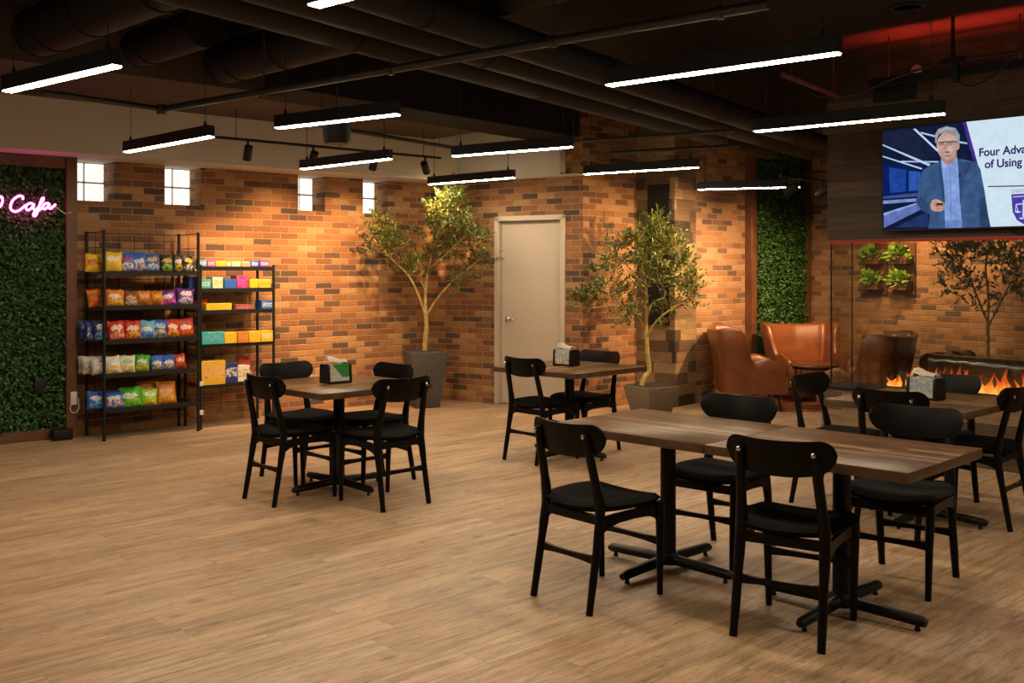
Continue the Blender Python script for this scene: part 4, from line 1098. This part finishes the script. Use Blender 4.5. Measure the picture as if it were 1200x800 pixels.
pipe_thing('round_duct', 'big round black duct ending right of the far left pendant light', 'duct', [(-2.35, 8.2, 3.22), Vector((-2.35, 8.2, 3.22))+db*5], .165, M_duct, (.02, .25, .9, 1.8))
pipe_thing('large_pipe', 'thick black ceiling pipe running to the brick corner right of the door', 'pipe', [Vector((-.38, 6.8, 2.95))-da*7, Vector((-.38, 6.8, 2.95))+da*6], .11, M_duct, (4, 6, 8))
pipe_thing('large_pipe', 'thick black ceiling pipe running toward the plank pillar', 'pipe', [Vector((.37, 7.27, 2.95))-da*7, Vector((.37, 7.27, 2.95))+da*5.4], .11, M_duct, (4, 6, 8))
pipe_thing('large_pipe', 'thick black ceiling pipe running toward the lounge', 'pipe', [Vector((1.76, 8.75, 2.95))-da*8, Vector((1.76, 8.75, 2.95))+da*3], .10, M_duct, (4, 6, 8))
bm = new(); span(bm, (-3.2, -.3, -.2), (.62, .3, .2), .004)
tag(obj('box_duct', bm, M_ceil, None, (.12, 11.0, 3.24), R_(49.5)), 'flat black rectangular duct ending at the brick corner above the door', 'duct')
bm = new(); a_ = Vector((-2.54, 7.36, 2.72)); b_ = Vector((1.13, 4.47, 2.72)); c_ = Vector((-3.08, 6.66, 2.72))
tube(bm, [(0,0,0), b_-a_], .024, 10); tube(bm, [(0,0,0), c_-a_], .02, 10); lathe(bm, [(.035, -.035), (.04, 0), (.035, .035)], 12)
for s in (.25, .5, .75, .95):
    p = (b_-a_)*s; tube(bm, [p, p+Vector((0, 0, ZC-2.72))], .005, 6); tube(bm, [p-(b_-a_).normalized()*.015, p+(b_-a_).normalized()*.015], .033, 10)
tag(obj('sprinkler_pipe', bm, M_pipe, None, a_), 'long thin black sprinkler pipe crossing under the ceiling from left to right', 'pipe')
def conduit(label, p, q_, r=.018, mat=None, hang=True):
    p, q_ = Vector(p), Vector(q_); bm = new(); tube(bm, [(0,0,0), q_-p], r, 8)
    if hang:
        for s in (.12, .9):
            k = (q_-p)*s; tube(bm, [k, k+Vector((0, 0, ZC-(p+k).z))], .004, 6)
    tag(obj('conduit', bm, mat or M_pipe, None, p), label, 'conduit')
conduit('black conduit running behind the hanging can lamp toward the door wall', (-1.75, 8.4, 2.78), (-.6, 10.1, 2.78))
conduit('black conduit passing above the centre pendant light', (.4, 9.75, 2.78), (1.95, 8.9, 2.78))
conduit('short black conduit just above the pillar pendant light', (.95, 9.9, 2.7), (2.1, 9.3, 2.7))
conduit('rust red pipe hanging left of the wall screen', (2.0, 7.5, 3.0), (2.75, 8.55, 3.02), .022, M_redpipe)
cp = thing('can_lamp', 'unlit black can lamp hanging above the left spotlight track', 'lamp', (-1.38, 8.0, 2.55), 0)
bm = new(); lathe(bm, [(.09, .0), (.105, .02), (.112, .15), (.05, .165)], 24); obj('shade', bm, M_blk, cp)
bm = new(); tube(bm, [(0, 0, .16), (0, 0, ZC-2.55)], .006, 6); obj('stem', bm, M_cable, cp)
# things on the screen wall and the ceiling in front of it
cF, sF = math.cos(AF), math.sin(AF)
def on_screen_wall(u, v, off=0.0):
    """local x, z of the screen wall (off metres in front of it) seen at (u, v)"""
    d = Vector(((u-600)/F, 1, -(v-VH)/F)); n = Vector((-sF, cF, 0))
    s = ((A0.x*n.x+A0.y*n.y)-off)/d.dot(n); p = d*s
    return (p.x-A0.x)*cF+(p.y-A0.y)*sF, p.z+H
x, z = on_screen_wall(1075, 82)
sd = thing('motion_detector', 'small white detector dome on the dark plank wall above the screen', 'detector', (A0.x+cF*x, A0.y+sF*x, z), AF)
bm = new(); lathe(bm, [(.042, 0), (.044, .02), (.034, .035), (.015, .042)], 20, (0, 0, 0), RX(PI/2).to_4x4()); obj('dome', bm, M_white, sd)
bm = new(); box(bm, (0, -.045, -.012), (.03, .012, .02)); obj('lens', bm, M_blk, sd)
x0, z0 = on_screen_wall(1024, 122); x1, z1 = on_screen_wall(1074, 88)
bm = new(); span(bm, (x0, -.02, z0), (x1, -.001, z1), .003)
for k in range(6): zz = z0+(z1-z0)*(k+.5)/6; span(bm, (x0+.02, -.03, zz-.008), (x1-.02, -.02, zz+.002))
tag(obj('air_vent', bm, M_blk, None, (A0.x, A0.y, 0), AF), 'black louvred air vent on the plank wall below the detector', 'vent')
p = P(1063, 8, ZC); bm = new(); lathe(bm, [(.12, 0), (.13, -.008), (.10, -.012), (.09, .0)], 28)
tag(obj('ceiling_downlight', bm, M_duct, None, (p.x, p.y, ZC)), 'round dark downlight ring on the ceiling at top right', 'downlight')
pm = thing('projector_mount', 'black bracket with cables hanging at top right above the screen', 'bracket', (3.3, 7.6, 3.12), R_(-45))
bm = new(); tube(bm, [(0, 0, .0), (0, 0, ZC-3.12)], .015, 8); box(bm, (0, 0, 0), (.16, .06, .045), None, .004); box(bm, (.02, 0, -.09), (.05, .05, .16), None, .004); obj('bracket', bm, M_blk, pm)
for k, pts in enumerate(([(0, 0, 0), (.4, .02, .0), (.8, .05, .02), (1.4, .1, .06)], [(.02, 0, -.15), (.12, .05, -.2), (.3, .1, -.1), (.5, .1, .12), (.6, .1, .24)], [(-.1, 0, 0), (-.5, .1, -.05), (-.9, .2, -.12), (-1.3, .3, -.05), (-1.5, .3, .22)])):
    bm = new(); tube(bm, smooth_path(pts), .009, 6); obj('cable', bm, M_cable, pm)
ub = thing('red_uplight', 'slim black bar throwing red light on the ceiling above the screen', 'uplight', (3.33, 7.93, 3.06), R_(-45))
bm = new(); span(bm, (-.55, -.03, -.01), (.75, .03, .005)); span(bm, (-.55, -.03, 0), (.75, -.025, .055)); span(bm, (-.55, .025, 0), (.75, .03, .05)); span(bm, (-.555, -.03, 0), (-.545, .03, .05)); span(bm, (.745, -.03, 0), (.755, .03, .05))
for s in (-.4, .6): tube(bm, [(s, 0, 0), (s, 0, ZC-3.06)], .004, 6)
obj('rail', bm, M_blk, ub)
bm = new(); span(bm, (-.5, -.012, .006), (.7, .012, .010)); obj('led_strip', bm, emit('red_uplight_led', (1, .05, .02, 1), 360), ub)

# ------------------------------------------------------------------ the wall screen
OFF = .10
xl = on_screen_wall(1034.5, 210, OFF)[0]; zt = (on_screen_wall(1033, 150, OFF)[1]+on_screen_wall(1200, 139, OFF)[1])/2; zb = (on_screen_wall(1036, 268.5, OFF)[1]+on_screen_wall(1200, 265.5, OFF)[1])/2
xr = xl+(zt-zb)*1.78
tv = thing('television', 'large wall-mounted screen showing a presenter beside a pale slide', 'television', (A0.x, A0.y, 0), AF)
bm = new(); span(bm, (xl-.008, -OFF, zb-.012), (xr+.008, -OFF+.045, zt+.008), .003); obj('casing', bm, M_blk, tv)
bm = new(); span(bm, ((xl+xr)/2-.25, -OFF+.045, zb+.2), ((xl+xr)/2+.25, 0, zt-.2)); tube(bm, [(xl+.9, -.03, zb+.1), (xl+1.0, -.02, zb-.05), (xl+1.25, -.02, ZH)], .006, 6); obj('wall_bracket', bm, M_blk, tv)
_em = {}
def em(c, s=1.0):
    if (c, s) not in _em: 
        m = NT('screen_colour_%d' % len(_em)); b = lin(*c); k = .06 if sum(c) > 600 else .3
        nz = m.noise(m.vscale(m.coord(), 1, .01, 1), 13, 4, .6)
        e_ = m.n('ShaderNodeEmission'); m.l(m.ramp(nz, [(.3, tuple(x*(1-k) for x in b[:3])+(1,)), (.7, tuple(min(1, x*(1+k)) for x in b[:3])+(1,))]), e_.inputs[0]); e_.inputs[1].default_value = s
        m.l(e_.outputs[0], m.out.inputs[0]); _em[(c, s)] = m.m
    return _em[(c, s)]
def ST(cx, cy): 
    x, z = on_screen_wall(1000+cx/5, 130+cy/5, OFF)
    return max(xl, min(xr, x)), max(zb, min(zt, z))
def pic(name, layers):
    bm = new(); mats = []
    for lay, c, pts in layers:
        m = em(c)
        if m not in mats: mats.append(m)
        M = Matrix(((1,0,0,0),(0,0,-1,-OFF-.0006*lay),(0,1,0,0),(0,0,0,1)))
        prism(bm, [ST(*p) if len(p) == 2 else p[:2] for p in pts], .0005, M, mats.index(m))
    bmesh.ops.recalc_face_normals(bm, faces=bm.faces)
    return obj(name, bm, mats, tv, smooth=False)
def el(cx, cy, rx, ry, n=24, a0=0, a1=2*PI): return [(cx+rx*math.cos(a0+(a1-a0)*k/n), cy+ry*math.sin(a0+(a1-a0)*k/n)) for k in range(n if a1-a0 > 6.2 else n+1)]
Q = 99
pic('screen_picture', [(1, (17, 27, 56), [(xl, zb, Q), (xr, zb, Q), (xr, zt, Q), (xl, zt, Q)]),
  (2, (26, 33, 58), [(165,130),(340,105),(480,235),(400,330),(165,190)]),
  (2, (14, 30, 92), [(170,300),(400,350),(395,470),(175,500)]), (3, (30, 66, 150), [(210,330),(310,345),(310,470),(215,480)]), (3, (44, 84, 172), [(325,350),(395,358),(390,465),(325,470)]),
  (3, (60, 78, 130), [(175,500),(380,480),(380,500),(175,515)]), (3, (120, 145, 205), [(175,525),(370,512),(368,530),(175,545)]), (3, (96, 112, 176), [(178,600),(390,535),(430,560),(180,685)]), (4, (140, 158, 215), [(178,598),(380,535),(395,540),(180,612)]),
  (3, (36, 50, 100), [(330,640),(440,590),(440,680),(250,682)]),
  (4, (185, 210, 240), [(163,195),(172,195),(455,312),(440,322),(163,203)]), (4, (180, 205, 240), [(165,262),(172,262),(405,335),(400,343),(165,270)]), (4, (160, 190, 235), [(280,292),(500,294),(500,302),(280,300)]),
  (4, (190, 215, 245), [(350,105),(366,104),(498,228),(492,238)]), (4, (175, 200, 240), [(395,122),(482,144),(482,154),(398,132)]), (4, (165, 195, 240), [(622,176),(668,185),(668,195),(622,188)])])
pic('slide', [(2, (206, 225, 238), [(662,20),(1000,0),(1600,0),(1600,720),(805,720),(735,330)]), (3, (70, 44, 140), [(640,20),(662,20),(735,330),(805,720),(785,720),(712,320)]),
  (3, (75, 50, 125), [(790,439),(1400,425),(1400,432),(790,446)])])
pic('presenter_picture', [
  (5, (58, 86, 128), [(440,720),(450,606),(405,585),(370,540),(385,440),(405,350),(440,325),(520,290),(560,330),(600,282),(640,282),(722,302),(745,340),(770,470),(790,600),(802,720)]),
  (6, (44, 66, 104), [(735,520),(770,500),(800,680),(745,680)]), (6, (46, 70, 108), [(395,500),(440,540),(450,606),(405,585),(372,540)]),
  (6, (128, 154, 214), [(515,292),(545,322),(606,274),(614,300),(620,420),(630,550),(638,720),(540,720),(535,560),(525,420)]), (7, (104, 130, 194), [(540,640),(638,640),(638,720),(540,720)]), (7, (110, 136, 198), [(566,330),(574,330),(578,660),(570,660)]),
  (7, (46, 68, 106), [(512,292),(498,335),(512,430),(540,570),(532,440),(520,340)]), (7, (48, 72, 110), [(614,288),(640,300),(652,380),(626,560),(622,430)]), (7, (44, 66, 104), [(640,300),(700,300),(652,395)]),
  (7, (170, 130, 122), [(512,240),(514,285),(550,322),(590,305),(607,272),(607,230)]), (8, (146, 168, 222), [(514,290),(518,283),(552,322),(530,335)]), (8, (140, 162, 218), [(610,270),(612,300),(580,330),(553,322)]),
  (9, (200, 164, 152), el(551, 204, 61, 80)), (9, (186, 146, 136), el(614, 206, 10, 22)), (10, (186, 148, 138), [(592,140),(610,175),(606,235),(580,276),(556,284),(585,230)]),
  (10, (150, 152, 156), [(482,185),(480,140),(498,106),(548,90),(602,100),(626,142),(622,196),(611,206),(607,168),(590,140),(545,126),(505,136),(492,165),(490,190)]), (11, (176, 178, 180), [(500,118),(548,96),(598,106),(600,116),(548,106),(505,128)]),
  (11, (66, 58, 62), [(497,182),(540,178),(590,176),(612,182),(612,187),(590,183),(540,184),(498,188)]), (12, (84, 74, 78), el(518, 192, 15, 11)), (12, (84, 74, 78), el(567, 190, 17, 11)), (13, (186, 150, 142), el(518, 193, 12, 8)), (13, (186, 150, 142), el(567, 191, 14, 8)), (14, (60, 48, 48), el(518, 192, 4, 4)), (14, (60, 48, 48), el(567, 190, 4, 4)),
  (11, (182, 138, 126), [(536,190),(544,190),(556,222),(545,230),(532,228)]), (11, (128, 78, 76), [(530,240),(552,236),(576,240),(552,247)]), (11, (172, 130, 120), [(528,262),(560,256),(580,262),(560,276)]),
  (8, (200, 156, 142), [(452,552),(462,524),(486,516),(512,524),(540,548),(536,572),(514,588),(480,590),(460,578)]), (9, (170, 120, 108), [(480,552),(536,556),(536,562),(480,560)]), (9, (168, 118, 106), [(490,572),(530,568),(530,573),(490,578)]), (10, (24, 26, 34), [(488,540),(528,540),(530,552),(490,552)]),
  (8, (24, 28, 40), el(626, 380, 7, 8))])
shield = [(926,488),(1090,480),(1090,560),(1070,620),(1008,668),(960,640),(934,590)]
pic('slide_emblem', [(4, (74, 58, 160), shield), (5, (206, 214, 240), [(994,520),(1002,520),(1004,620),(992,620)]), (5, (206, 214, 240), [(952,545),(1044,535),(1044,541),(952,551)]), (5, (206, 214, 240), [(975,625),(1020,622),(1020,630),(975,633)]),
  (5, (206, 214, 240), el(966, 588, 18, 9, 12, 0, PI)), (5, (206, 214, 240), el(1034, 580, 18, 9, 12, 0, PI)), (5, (206, 214, 240), [(953,548),(956,548),(970,588),(948,588)]), (6, (74, 58, 160), [(955,556),(964,584),(953,584)]), (5, (206, 214, 240), [(1040,540),(1043,540),(1052,580),(1018,580)]), (6, (74, 58, 160), [(1040,548),(1047,576),(1024,576)]),
  (5, (190, 196, 232), [(936,500),(1080,492),(1080,498),(936,506)]), (4, (150, 155, 185), [(926,463),(1080,455),(1080,459),(926,467)]), (4, (150, 155, 185), [(926,474),(1080,466),(1080,470),(926,478)])])
def text(s, cx, cy, size, name, sx=.93):
    cu = bpy.data.curves.new(name, 'FONT'); cu.body = s; cu.size = size; cu.extrude = .0004; cu.offset = .0022
    cu.materials.append(em((45, 32, 92))); tmp = bpy.data.objects.new(name+'_curve', cu)
    me = bpy.data.meshes.new_from_object(tmp); bpy.data.objects.remove(tmp)
    o = bpy.data.objects.new(name, me); COL.objects.link(o); o.parent = tv
    x, z = on_screen_wall(1000+cx/5, 130+cy/5, OFF); o.location = (x, -OFF-.003, z); o.rotation_euler = (PI/2, 0, 0); o.scale = (sx, 1, 1)
text('Four Advantages', 735, 266, .088, 'slide_title'); text('of Using', 770, 335, .088, 'slide_title')

# ------------------------------------------------------------------ ambient
w = bpy.data.worlds.new('world'); scene.world = w; w.use_nodes = True
w.node_tree.nodes['Background'].inputs[0].default_value = (1, .72, .48, 1); w.node_tree.nodes['Background'].inputs[1].default_value = .09
